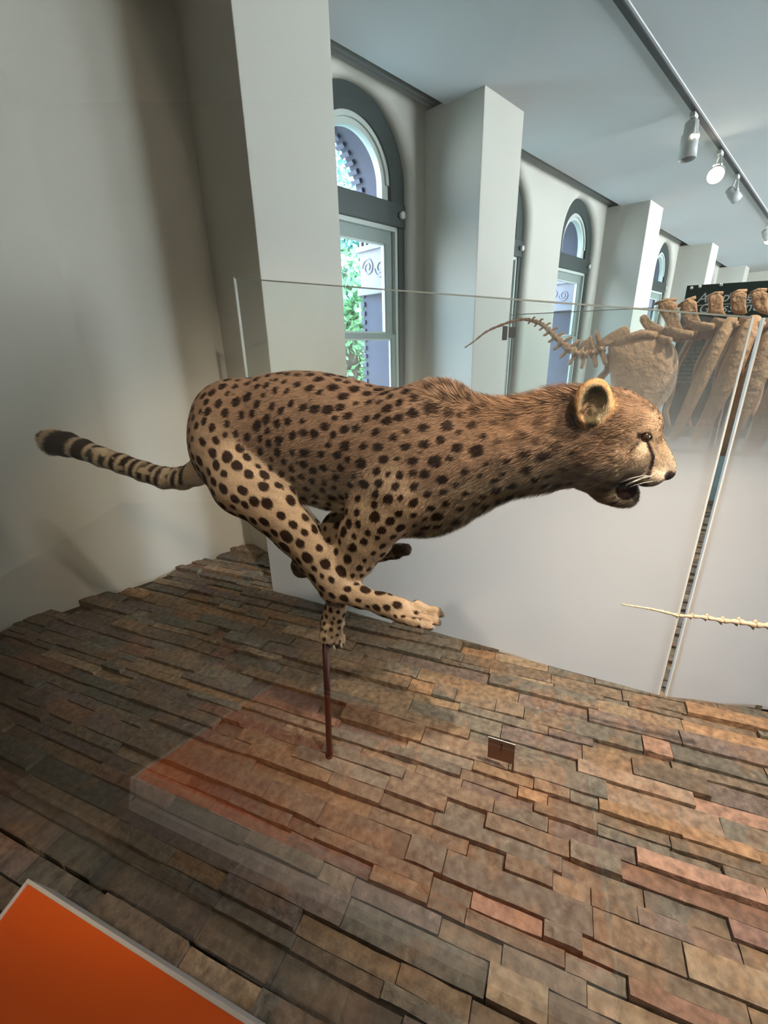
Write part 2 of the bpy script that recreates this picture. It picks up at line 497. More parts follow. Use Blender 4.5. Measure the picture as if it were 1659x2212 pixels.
def tree(loc, h, rad, label, seed, nleaf, hue):
    rnd = np.random.default_rng(seed)
    root = empty('tree', loc)
    tag(root, label, 'tree')
    tube('trunk', [(0, 0, 0), (0.05, 0.02, h * 0.4), (-0.03, 0.05, h * 0.75)], [0.22, 0.15, 0.06], M_BARK, root, 10)
    cl = rnd.normal(size=(26, 3)); cl /= np.linalg.norm(cl, axis=1)[:, None]
    cl *= (rnd.random((26, 1)) ** 0.5) * rad; cl[:, 2] = cl[:, 2] * 1.25 + h * 0.62
    ci = rnd.integers(0, 26, nleaf)
    p = rnd.normal(size=(nleaf, 3)); p /= np.linalg.norm(p, axis=1)[:, None]
    p = cl[ci] + p * rad * 0.42 * (rnd.random((nleaf, 1)) ** 0.3)
    a = rnd.normal(size=(nleaf, 3)); a /= np.linalg.norm(a, axis=1)[:, None]
    b = np.cross(a, rnd.normal(size=(nleaf, 3))); b /= np.linalg.norm(b, axis=1)[:, None]
    s = rnd.uniform(0.05, 0.11, (nleaf, 1))
    v = np.stack([p - a * s, p - b * s * 0.5, p + a * s, p + b * s * 0.5], 1).reshape(-1, 3)
    me = bpy.data.meshes.new('foliage')
    me.from_pydata(v.tolist(), [], np.arange(nleaf * 4).reshape(-1, 4).tolist())
    colr = np.ones((nleaf, 4)); base = np.array(hue)
    colr[:, :3] = base[None] * rnd.uniform(0.5, 1.6, (nleaf, 1))
    ca = me.color_attributes.new('col', 'FLOAT_COLOR', 'POINT'); ca.data.foreach_set('color', np.repeat(colr, 4, 0).ravel())
    o = link('foliage', me, M_LEAF, root); o['kind'] = 'stuff'
    return root


tree((6.2, 7.2, -1.5), 6.0, 1.7, 'leafy green tree filling the nearest arched window, left of the brick jamb', 1, 9000, (0.15, 0.31, 0.13))
tree((9.2, 9.6, -1.5), 7.2, 2.3, 'darker blue-green tree standing farther off behind the leafy one', 2, 9000, (0.07, 0.20, 0.16))
tree((1.6, 9.8, -1.5), 5.0, 1.7, 'lower green tree at the left edge of the window view', 3, 7000, (0.11, 0.26, 0.15))

# ------------------------------------------------------------------ stone floor of the exhibit
rng = random.Random(11)
floor = box('floor', (XR0, -3.0, ZF), (XR1 - 9.5, YW, -0.034), M_BASE)
tag(floor, kind='structure')
BD = np.array([0.32144648, -0.94692775, 0.0]); BNRM = np.array([0.94692775, 0.32144648, 0.0])   # barrier direction and normal
B0 = np.array([1.043, 1.971, 0.0])


def project(p):
    q = RM.T @ (np.asarray(p) - CAM)
    if q[2] < 0.05: return None
    return CX + F * q[0] / q[2], CY + F * q[1] / q[2]


PAL = [((0.165, 0.125, 0.088), 6), ((0.20, 0.15, 0.105), 6), ((0.15, 0.135, 0.108), 4), ((0.18, 0.155, 0.12), 4),
       ((0.24, 0.165, 0.10), 3), ((0.27, 0.165, 0.09), 1), ((0.22, 0.125, 0.085), 2), ((0.31, 0.23, 0.15), 2), ((0.17, 0.13, 0.11), 4)]
PALW = [w for _, w in PAL]


def stone_mesh(a0, a1, n0, n1, ztop, colr, seed):
    """one split-face stone: 4x3 cells, ragged top, chamfered rim"""
    r = random.Random(seed)
    g = 0.0012
    a0 += g; a1 -= g; n0 += g; n1 -= g
    na, nn = 4, 2
    tilt = r.uniform(-0.004, 0.004); tilt2 = r.uniform(-0.003, 0.003)
    V, Fc = [], []
    for j in range(nn + 1):
        for i in range(na + 1):
            u, w = i / na, j / nn
            edge = i in (0, na) or j in (0, nn)
            z = ztop + tilt * (u - 0.5) + tilt2 * (w - 0.5) + r.uniform(-0.0018, 0.0018) - (0.0015 if edge else 0)
            aa = a0 + (a1 - a0) * u; nb = n0 + (n1 - n0) * w
            if i not in (0, na): aa += r.uniform(-0.1, 0.1) * (a1 - a0) / na
            if j == 0: nb += r.uniform(0, 0.0022)
            if j == nn: nb -= r.uniform(0, 0.0022)
            V.append((aa, nb, z))
    for j in range(nn):
        for i in range(na):
            k = j * (na + 1) + i; Fc.append((k, k + 1, k + na + 2, k + na + 1))
    rim = [i for i in range(na + 1)] + [(j + 1) * (na + 1) - 1 for j in range(1, nn + 1)] + [nn * (na + 1) + i for i in range(na - 1, -1, -1)] + [j * (na + 1) for j in range(nn - 1, 0, -1)]
    base = len(V)
    for k in rim: V.append((V[k][0], V[k][1], -0.036))
    m = len(rim)
    for k in range(m): Fc.append((rim[k], base + k, base + (k + 1) % m, rim[(k + 1) % m]))
    W_ = [tuple(HD * v[0] + NV * v[1] + UP * v[2]) for v in V]
    return W_, [f[::-1] for f in Fc]


def set_col(me, c, n=None):
    n = n or len(me.vertices)
    ca = me.color_attributes.new('col', 'FLOAT_COLOR', 'POINT')
    arr = np.ones((n, 4)); arr[:, :3] = c
    ca.data.foreach_set('color', arr.ravel())


stones = []
nn = 0.25
ci = 0
while nn < 6.2:
    wdt = rng.choice([0.032, 0.038, 0.044, 0.050, 0.058, 0.068])
    a = -3.4 + rng.uniform(0, 0.3)
    while a < 2.6:
        L = rng.choice([0.09, 0.13, 0.17, 0.20, 0.25, 0.30, 0.36]) * rng.uniform(0.85, 1.15)
        cen = HD * (a + L / 2) + NV * (nn + wdt / 2)
        c = rng.choices([p for p, _ in PAL], PALW)[0]
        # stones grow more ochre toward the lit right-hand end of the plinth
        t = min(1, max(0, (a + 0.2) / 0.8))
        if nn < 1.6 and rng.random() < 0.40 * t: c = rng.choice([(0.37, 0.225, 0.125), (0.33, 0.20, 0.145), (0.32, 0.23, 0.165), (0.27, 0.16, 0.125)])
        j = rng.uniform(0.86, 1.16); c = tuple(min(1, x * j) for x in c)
        zt = rng.choice([-0.009, -0.003, 0.0, 0.005, 0.011])
        pr = project(cen)
        ok = pr is not None and -260 < pr[0] < 2100 and 1000 < pr[1] < 2900 and cen[1] < YW - 0.03 + 0.05
        side = float(np.dot(BNRM[:2], cen[:2] - B0[:2]))
        if cen[1] > YW - 0.02: ok = False
        if ok and side > 0.05:
            # behind the frosted barrier only what shows past its left end and through the slot
            if not (pr[0] < 640 or (1330 < pr[0] < 1640 and nn < 6.0)): ok = False
        if ok: stones.append((float(np.linalg.norm(cen - CAM)), a, a + L, nn, nn + wdt, zt, c, ci, pr))
        ci += 1
        a += L
    nn += wdt
inv = [s for s in stones if -60 < s[8][0] < 1720 and s[8][1] < 2330]
inv.sort(key=lambda s: s[0])
near = set(s[7] for s in inv[:300])
jv, jf, jc = [], [], []
for s in stones:
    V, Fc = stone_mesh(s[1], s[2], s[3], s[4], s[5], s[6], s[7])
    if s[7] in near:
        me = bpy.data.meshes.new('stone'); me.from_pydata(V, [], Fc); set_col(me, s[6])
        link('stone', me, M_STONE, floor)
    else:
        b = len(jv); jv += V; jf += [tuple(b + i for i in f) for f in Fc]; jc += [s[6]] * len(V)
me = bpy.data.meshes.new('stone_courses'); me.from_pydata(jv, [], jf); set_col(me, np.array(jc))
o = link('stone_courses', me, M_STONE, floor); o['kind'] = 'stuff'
print('stones', len(stones), 'in view', len(inv))


# ------------------------------------------------------------------ frosted glass barrier
def frost_mat():
    m, n, o = nodes('frosted_gradient_film')
    tr = n.nodes.new('ShaderNodeBsdfTransparent'); tr.inputs[0].default_value = (1, 1, 1, 1)
    b = n.nodes.new('ShaderNodeBsdfPrincipled'); b.inputs['Base Color'].default_value = (0.80, 0.775, 0.765, 1); b.inputs['Roughness'].default_value = 0.55
    t = n.nodes.new('ShaderNodeNewGeometry'); s = n.nodes.new('ShaderNodeSeparateXYZ'); n.links.new(t.outputs['Position'], s.inputs[0])
    r = n.nodes.new('ShaderNodeValToRGB'); e = r.color_ramp.elements
    mr = n.nodes.new('ShaderNodeMapRange'); mr.inputs['From Min'].default_value = 0.6; mr.inputs['From Max'].default_value = 1.5
    n.links.new(s.outputs['Z'], mr.inputs['Value']); n.links.new(mr.outputs[0], r.inputs[0])
    e[0].position = 0.0; e[0].color = (0.985,) * 3 + (1,)
    e[1].position = 1.0; e[1].color = (0.03,) * 3 + (1,)
    for p, v in ((0.20, 0.95), (0.29, 0.84), (0.36, 0.60), (0.42, 0.36), (0.50, 0.20), (0.66, 0.10)):
        q = r.color_ramp.elements.new(p); q.color = (v, v, v, 1)
    tl = n.nodes.new('ShaderNodeBsdfTranslucent'); tl.inputs[0].default_value = (0.86, 0.86, 0.86, 1)
    m2 = n.nodes.new('ShaderNodeMixShader'); m2.inputs[0].default_value = 0.40
    n.links.new(b.outputs[0], m2.inputs[1]); n.links.new(tl.outputs[0], m2.inputs[2])
    mx = n.nodes.new('ShaderNodeMixShader')
    n.links.new(r.outputs[0], mx.inputs[0]); n.links.new(tr.outputs[0], mx.inputs[1]); n.links.new(m2.outputs[0], mx.inputs[2])
    n.links.new(mx.outputs[0], o.inputs[0])
    return m


M_FROST = frost_mat()
M_EDGE = mat('white_lit_edge', (0.90, 0.93, 0.92), 0.25, emit=None)  # near-white stands in for light carried in the glass edge
M_EDGE2 = mat('glass_top_edge', (0.32, 0.36, 0.34), 0.2)


def barrier_panel(base, d, nrm, length, ztop0, ztop1, label):
    ang = math.atan2(d[1], d[0])
    root = empty('glass_barrier', tuple(base), ang)
    tag(root, label, 'glass barrier')
    zb = -0.004; th = 0.012
    # local frame: x along d, y = left of d, so the face away from the viewer is +y when nrm = left
    sgn = 1 if np.dot(np.array([-d[1], d[0], 0]), nrm) > 0 else -1
    def prism(nm, x0, x1, y0, y1, z0a, z1a, z0b, z1b, m):
        bm = bmesh.new()
        P = [bm.verts.new(p) for p in ((x0, y0, z0a), (x1, y0, z1a), (x1, y1, z1a), (x0, y1, z0a), (x0, y0, z0b), (x1, y0, z1b), (x1, y1, z1b), (x0, y1, z0b))]
        for f in ((0, 3, 2, 1), (4, 5, 6, 7), (0, 1, 5, 4), (1, 2, 6, 5), (2, 3, 7, 6), (3, 0, 4, 7)): bm.faces.new([P[i] for i in f])
        return from_bm(nm, bm, m, root)
    e = 0.005
    y0, y1 = (0, th * sgn) if sgn > 0 else (th * sgn, 0)
    prism('glass_sheet', e, length - e, y0, y1, zb, zb, ztop0 - e, ztop1 - e, M_CLEAR)
    prism('polished_edge', 0, e, y0, y1, zb, zb, ztop0, ztop0, M_EDGE)
    prism('polished_edge', length - e, length, y0, y1, zb, zb, ztop1, ztop1, M_EDGE)
    prism('top_edge', e, length - e, y0 + th * 0.3, y0 + th * 0.6, ztop0 - e, ztop1 - e, ztop0, ztop1, M_EDGE2)
    # frosted film on the viewer's face
    bm = bmesh.new(); yy = -0.0012 * sgn
    bm.faces.new([bm.verts.new(p) for p in ((e, yy, zb), (length - e, yy, zb), (length - e, yy, ztop1 - 0.01), (e, yy, ztop0 - 0.01))])
    from_bm('frosted_film', bm, M_FROST, root)
    return root


barrier_panel(B0, BD, BNRM, 1.866, 1.563, 1.315, 'large glass barrier panel frosted white below, standing behind the cheetah')
D2 = np.array([0.149, -0.229, 0]); D2 = D2 / np.linalg.norm(D2)
N2 = np.array([-D2[1], D2[0], 0])
barrier_panel(np.array([1.651, 0.185, 0]), D2, N2, 1.5, 1.31, 1.40, 'second frosted glass barrier panel at the right edge, past the narrow slot')

# ------------------------------------------------------------------ the cheetah
D0 = 0.945                      # distance of its mid plane along NV


def loc(px, py, off=0.0):
    """photo position on the plane D0+off -> local (s, z, w)"""
    p = onplane(px, py, NV, D0 + off)
    return np.array([float(np.dot(HD, p)), p[2], off])


def rloc(px, py, off, rpx):
    p = onplane(px, py, NV, D0 + off)
    return rpx * depth_of(p) / F


def to_world(L):
    L = np.asarray(L)
    return L[..., 0:1] * HD + L[..., 1:2] * UP + (L[..., 2:3] + D0) * NV


VX = 0.0042
smin, smax, zmin, zmax, wmin, wmax = -2.12, 0.36, 0.36, 1.30, -0.22, 0.22
gs = np.arange(smin, smax, VX, dtype=np.float32); gz = np.arange(zmin, zmax, VX, dtype=np.float32); gw = np.arange(wmin, wmax, VX, dtype=np.float32)
FIELD = np.full((len(gs), len(gz), len(gw)), 0.2, dtype=np.float32)
PRIMS = []


def sdf_cone(P, a, b, ra, rb, lw):
    S, Z, Wd = P
    d = b - a
    wc = (a[2] + b[2]) / 2
    dd = float(d @ d) + 1e-9
    t = ((S - a[0]) * d[0] + (Z - a[1]) * d[1] + (Wd - a[2]) * d[2]) / dd
    t = np.clip(t, 0, 1)
    ds = S - (a[0] + t * d[0]); dz = Z - (a[1] + t * d[1]); dw = (Wd - (a[2] + t * d[2])) / lw
    return (np.sqrt(ds * ds + dz * dz + dw * dw) - (ra + (rb - ra) * t)) * min(1.0, (1 + lw) / 2)


def sdf_ell(P, c, r, ang):
    S, Z, Wd = P
    ca, sa = math.cos(ang), math.sin(ang)
    u = (S - c[0]) * ca + (Z - c[1]) * sa; v = -(S - c[0]) * sa + (Z - c[1]) * ca; w = Wd - c[2]
    k0 = np.sqrt((u / r[0]) ** 2 + (v / r[1]) ** 2 + (w / r[2]) ** 2) + 1e-6
    k1 = np.sqrt((u / r[0] ** 2) ** 2 + (v / r[1] ** 2) ** 2 + (w / r[2] ** 2) ** 2) + 1e-6
    return k0 * (k0 - 1) / k1


def blend(fn, lo, hi, k, sub=False):
    pad = 0.05 + k
    i0, i1 = [int(np.clip(np.searchsorted(gs, v), 0, len(gs))) for v in (lo[0] - pad, hi[0] + pad)]
    j0, j1 = [int(np.clip(np.searchsorted(gz, v), 0, len(gz))) for v in (lo[1] - pad, hi[1] + pad)]
    k0, k1 = [int(np.clip(np.searchsorted(gw, v), 0, len(gw))) for v in (lo[2] - pad, hi[2] + pad)]
    if i1 <= i0 or j1 <= j0 or k1 <= k0: return
    P = (gs[i0:i1, None, None], gz[None, j0:j1, None], gw[None, None, k0:k1])
    d = fn(P).astype(np.float32)
    c = FIELD[i0:i1, j0:j1, k0:k1]
    if sub:
        h = np.clip(k - np.abs(c + d), 0, None) / k
        FIELD[i0:i1, j0:j1, k0:k1] = np.maximum(c, -d) + h * h * k * 0.25
    else:
        h = np.clip(k - np.abs(c - d), 0, None) / k
        FIELD[i0:i1, j0:j1, k0:k1] = np.minimum(c, d) - h * h * k * 0.25


def chain(name, pts, k=0.03, lw=0.85):
    """pts: (px, py, off, r_px[, lw])"""
    P = [loc(p[0], p[1], p[2]) for p in pts]
    R = [rloc(p[0], p[1], p[2], p[3]) for p in pts]
    for i in range(len(P) - 1):
        l = pts[i][4] if len(pts[i]) > 4 else lw
        a, b, ra, rb = P[i], P[i + 1], R[i], R[i + 1]
        r = max(ra, rb)
        blend(lambda Q, a=a, b=b, ra=ra, rb=rb, l=l: sdf_cone(Q, a, b, ra, rb, l), np.minimum(a, b) - r, np.maximum(a, b) + r, k)
        PRIMS.append((name, a, b, ra, rb, l))


def ell(name, px, py, off, rx, ry, rw, ang=0, k=0.02, sub=False):
    c = loc(px, py, off)
    r = (rloc(px, py, off, rx), rloc(px, py, off, ry), rw)
    m = max(r)
    blend(lambda Q: sdf_ell(Q, c, r, ang), c - m, c + m, k, sub)
    if not sub: PRIMS.append((name, c, c + np.array([1e-3, 0, 0]), min(r[:2]), min(r[:2]), 1.0))
    return c, r


# torso, neck and nape: top and bottom outlines with half widths
TORSO = [  # px, top py, bottom py, half width (m)
    (440, 905, 1015, .040), (470, 862, 1050, .075), (520, 829, 1060, .092), (580, 808, 1062, .098), (640, 801, 1085, .098),
    (700, 804, 1103, .098), (760, 818, 1112, .105), (810, 834, 1135, .112), (860, 840, 1158, .114), (910, 836, 1164, .110),
    (950, 834, 1164, .104), (990, 845, 1152, .096), (1030, 862, 1127, .088), (1070, 868, 1103, .080), (1110, 866, 1084, .074),
    (1150, 856, 1074, .070), (1190, 845, 1067, .068), (1230, 840, 1060, .068), (1262, 850, 1050, .060), (1290, 875, 1035, .045)]
ts = []; 
for px, t, b, hw in TORSO:
    A = loc(px, t, 0.0); B = loc(px, b, -0.035)
    ts.append(((A[0] + loc(px, (t + b) / 2, 0)[0]) / 2, A[1], B[1], hw))
ts = np.array(ts)
ss = ts[:, 0]
dense = np.linspace(ss[0], ss[-1], 200)


def smooth_interp(col):
    y = np.interp(dense, ss, ts[:, col])
    k = np.ones(9) / 9
    yp = np.concatenate([np.full(4, y[0]), y, np.full(4, y[-1])])
    return np.convolve(yp, k, 'valid')


T_top, T_bot, T_hw = smooth_interp(1), smooth_interp(2), smooth_interp(3)


def torso_fn(Q):
    S, Z, Wd = Q
    s = np.clip(S, ss[0], ss[-1])
    tp = np.interp(s, dense, T_top); bt = np.interp(s, dense, T_bot); hw = np.interp(s, dense, T_hw)
    zc = bt + (tp - bt) * 0.53
    h = np.where(Z > zc, tp - zc, zc - bt)
    # deep oval section, a little narrower above
    w = hw * np.where(Z > zc, 1.0 - 0.12 * np.clip((Z - zc) / h, 0, 1), 1.0 - 0.10 * np.clip((zc - Z) / h, 0, 1))
    q = ((np.abs(Z - zc) / h) ** 2.15 + (np.abs(Wd) / w) ** 2.15) ** (1 / 2.15)
    d = (q - 1) * np.minimum(h, w)
    ends = np.abs(S - s)
    return np.where(ends > 0, np.sqrt(np.maximum(d, 0) ** 2 + ends ** 2) + np.minimum(d, 0) * 0 + ends * 0.3, d)


blend(torso_fn, np.array([ss[0], T_bot.min(), -.13]), np.array([ss[-1], T_top.max(), .13]), 0.02)
for i in range(len(ts) - 1):
    z0 = (ts[i, 1] + ts[i, 2]) / 2; z1 = (ts[i + 1, 1] + ts[i + 1, 2]) / 2
    PRIMS.append(('neck' if TORSO[i][0] >= 1030 else 'torso', np.array([ts[i, 0], z0, 0]), np.array([ts[i + 1, 0], z1, 0]), (ts[i, 1] - ts[i, 2]) / 2, (ts[i + 1, 1] - ts[i + 1, 2]) / 2, ts[i, 3] * 2 / (ts[i, 1] - ts[i, 2])))

# rump and thighs
ell('rump', 500, 925, -0.02, 88, 92, 0.088, 0.2, 0.05)
ell('rump', 478, 985, -0.065, 66, 84, 0.050, 0.0, 0.05)
ell('rump', 500, 990, 0.065, 62, 80, 0.050, 0.0, 0.05)
# shoulder mass and blade
ell('torso', 865, 1000, -0.060, 92, 150, 0.056, -0.25, 0.05)
ell('torso', 870, 1010, 0.060, 90, 140, 0.056, -0.25, 0.05)
ell('torso', 935, 876, -0.022, 62, 34, 0.045, 0.1, 0.03)
ell('torso', 935, 876, 0.022, 62, 32, 0.045, 0.1, 0.03)
# near hind leg
chain('hind', [(478, 975, -.075, 66), (520, 1045, -.098, 68), (590, 1098, -.105, 56), (640, 1150, -.105, 45), (680, 1200, -.105, 37), (712, 1248, -.105, 33), (728, 1276, -.105, 24),
               (775, 1288, -.105, 23), (830, 1306, -.105, 23), (868, 1318, -.105, 27)], 0.022, 0.72)
chain('hind', [(560, 1085, -.10, 48), (625, 1158, -.105, 35), (672, 1222, -.105, 22), (702, 1278, -.105, 14)], 0.015, 0.6)
ell('hind', 708, 1284, -.105, 15, 12, 0.017, -0.6, 0.012)
ell('paw', 868, 1321, -.105, 36, 21, 0.030, -0.30, 0.015)
for (a_, b_, w_, r_) in ((898, 1349, -.142, 11), (921, 1353, -.126, 11.5), (938, 1343, -.104, 11.5), (944, 1326, -.082, 11)):
    chain('paw', [(a_ - 44, b_ - 19, w_ * .6 - .042, r_ + 1), (a_ - 18, b_ - 8, w_, r_ - 1), (a_ - 2, b_ - 5, w_, r_ + .5), (a_ + 7, b_ + 1, w_, r_ - 2.5)], 0.002, 0.85)
# far hind leg
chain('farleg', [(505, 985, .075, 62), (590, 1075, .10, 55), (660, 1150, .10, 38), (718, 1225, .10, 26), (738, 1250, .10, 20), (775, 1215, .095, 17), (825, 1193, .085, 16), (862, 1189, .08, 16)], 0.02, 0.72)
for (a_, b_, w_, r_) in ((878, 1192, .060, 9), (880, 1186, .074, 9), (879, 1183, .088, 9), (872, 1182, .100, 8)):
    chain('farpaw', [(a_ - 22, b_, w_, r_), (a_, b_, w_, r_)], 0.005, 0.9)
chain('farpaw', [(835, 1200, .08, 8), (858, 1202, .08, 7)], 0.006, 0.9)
# near fore leg, its paw on the pole
chain('fore', [(850, 1060, -.080, 78), (812, 1110, -.082, 62), (782, 1160, -.080, 50), (762, 1205, -.076, 41), (744, 1250, -.072, 29), (730, 1290, -.068, 20), (723, 1320, -.066, 20), (716, 1350, -.064, 22), (712, 1370, -.062, 22)], 0.022, 0.62)
chain('fore', [(836, 1120, -.075, 40), (812, 1172, -.07, 26), (785, 1220, -.07, 14)], 0.02, 0.6)
for (a_, b_, w_, r_) in ((698, 1382, -.086, 9.5), (713, 1389, -.074, 9.5), (727, 1391, -.056, 9.5), (738, 1386, -.040, 8.5)):
    chain('forepaw', [(a_ * .6 + 715 * .4, b_ - 34, w_ * .7 - .02, r_ + 1), (a_, b_ - 12, w_, r_ - 1), (a_, b_ - 4, w_, r_), (a_ + 1, b_ + 4, w_, r_ - 3.5)], 0.0035, 0.9)
ell('forepaw', 741, 1343, -.05, 5, 11, 0.006, 0.2, 0.006)
# far fore leg swung back
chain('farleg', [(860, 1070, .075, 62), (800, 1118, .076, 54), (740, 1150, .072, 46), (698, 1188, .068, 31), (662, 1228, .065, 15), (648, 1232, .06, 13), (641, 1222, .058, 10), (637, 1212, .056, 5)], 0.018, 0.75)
# tail
chain('tail', [(455, 985, .0, 29, .9), (425, 1022, .0, 25, 1), (395, 1033, .0, 23, 1), (355, 1032, .0, 22, 1), (310, 1018, .0, 20.5, 1), (265, 1002, .0, 20, 1), (220, 987, .0, 20, 1), (180, 971, .0, 21, 1),
               (148, 961, .0, 22, 1), (120, 955, .0, 20, 1), (104, 948, .0, 11, 1), (96, 944, .0, 5, 1)], 0.012, 1.0)
# head
ell('head', 1320, 912, 0.0, 84, 70, 0.073, -0.25, 0.03)
ell('head', 1290, 975, 0.0, 76, 74, 0.076, 0.1, 0.03)
ell('head', 1350, 975, 0.0, 62, 62, 0.062, 0.0, 0.03)
ell('head', 1390, 914, 0.0, 29, 27, 0.040, -0.6, 0.03)
chain('muzzle', [(1372, 968, 0, 40), (1410, 1000, 0, 33), (1434, 1016, 0, 21)], 0.018, 0.85)
chain('muzzle', [(1405, 955, 0, 22), (1436, 1000, 0, 15)], 0.012, 0.9)
for w_ in (-.024, .024):
    ell('muzzle', 1403, 1030, w_, 30, 21, 0.022, 0.25, 0.012)
ell('muzzle', 1441, 1022, 0, 15, 14, 0.014, 0, 0.006)
chain('jaw', [(1275, 1030, 0, 30), (1315, 1055, 0, 29), (1345, 1070, 0, 22), (1358, 1075, 0, 17)], 0.016, 1.15)
ell('head', 1383, 930, -.047, 21, 11, 0.011, -0.35, 0.012)
ell('head', 1383, 930, .047, 21, 11, 0.011, -0.35, 0.012)
# solid mouth lump, its dark opening painted on later, and eye sockets
ell('jaw', 1355, 1061, 0.0, 22, 19, 0.026, 0.2, 0.006)
for w_ in (-.056, .056):
    ell('eye', 1394, 944, w_, 11, 8, 0.012, -0.3, 0.006, sub=True)
# ears: cupped shells opening forward and outward
for sgn in (-1, 1):
    ell('ear', 1277, 872, sgn * .058, 39, 53, 0.027, -0.12, 0.012)
    ell('ear', 1284, 877, sgn * .090, 31, 43, 0.036, -0.12, 0.005, sub=True)
    ell('head', 1330, 925, sgn * .048, 34, 34, 0.020, 0, 0.02)

import openvdb
grid = openvdb.FloatGrid(); grid.copyFromArray(FIELD)
pts, quads = grid.convertToQuads(isovalue=0.0)
pts = np.asarray(pts, dtype=np.float64) * VX + np.array([smin, zmin, wmin])
quads = np.asarray(quads, dtype=np.int64)
del FIELD
# keep the one connected body
nv_ = len(pts); lab = np.arange(nv_)
e_ = np.concatenate([quads[:, [0, 1]], quads[:, [1, 2]], quads[:, [2, 3]]])
for _ in range(3000):
    m_ = np.minimum(lab[e_[:, 0]], lab[e_[:, 1]]); old = lab.copy()
    np.minimum.at(lab, e_[:, 0], m_); np.minimum.at(lab, e_[:, 1], m_)
    lab = lab[lab]; lab = lab[lab]; lab = lab[lab]
    if (old == lab).all(): break
main = np.bincount(lab).argmax(); keep = lab == main
remap = -np.ones(nv_, int); remap[keep] = np.arange(keep.sum())
quads = remap[quads[keep[quads].all(1)]]; pts = pts[keep]
used = np.zeros(len(pts), bool); used[quads.ravel()] = True
used &= np.isfinite(pts).all(1)
remap = -np.ones(len(pts), int); remap[used] = np.arange(used.sum())
quads = quads[used[quads].all(1)]; quads = remap[quads]; pts = pts[used]
# light Laplacian smoothing
e_ = np.concatenate([quads[:, [0, 1]], quads[:, [1, 2]], quads[:, [2, 3]], quads[:, [3, 0]]])
deg = np.maximum(np.bincount(e_.ravel(), minlength=len(pts)), 1)[:, None]
for _ in range(3):
    acc = np.zeros_like(pts)
    np.add.at(acc, e_[:, 0], pts[e_[:, 1]]); np.add.at(acc, e_[:, 1], pts[e_[:, 0]])
    pts = pts * 0.5 + 0.5 * acc / deg
print('iters', _, 'nan', (~np.isfinite(pts)).sum(), 'deg0', (deg <= 1).sum())
print('extent', pts.min(0), pts.max(0))
print('cheetah verts', len(pts), 'quads', len(quads))


# ---- region weights per point
PN = sorted(set(p[0] for p in PRIMS))


def regions(P):
    best = np.full(len(P), 9.0); idx = np.zeros(len(P), int)
    DM = np.full((len(P), len(PN)), 9.0)
    Q = (P[:, 0], P[:, 1], P[:, 2])
    for i, (nm, a, b, ra, rb, l) in enumerate(PRIMS):
        d = np.abs(sdf_cone(Q, a, b, ra, rb, l))
        if nm in ('torso', 'neck', 'rump'): d = d + 0.004
        m = d < best
        best[m] = d[m]; idx[m] = i
        j = PN.index(nm); DM[:, j] = np.minimum(DM[:, j], d)
    Wt = np.exp(-(DM - DM.min(1)[:, None]) / 0.006); Wt /= Wt.sum(1)[:, None]
    return idx, Wt


def px_of(P, names):
    """position in outline units; left and right halves of the animal share one pattern of markings"""
    far = np.isin(names, ('farleg', 'farpaw'))
    wq = np.where(far, P[:, 2], -np.abs(P[:, 2])); wq = np.where(names == 'tail', 0.0, wq)
    Wd = np.stack([P[:, 0] * HD[k] + P[:, 1] * UP[k] + (D0 + wq) * NV[k] for k in range(3)], 1)
    q = (Wd - CAM) @ RM
    return CX + F * q[:, 0] / q[:, 2], CY + F * q[:, 1] / q[:, 2]


def sm(x, a, b):
    t = np.clip((x - a) / (b - a), 0, 1); return t * t * (3 - 2 * t)


SPOTP = None


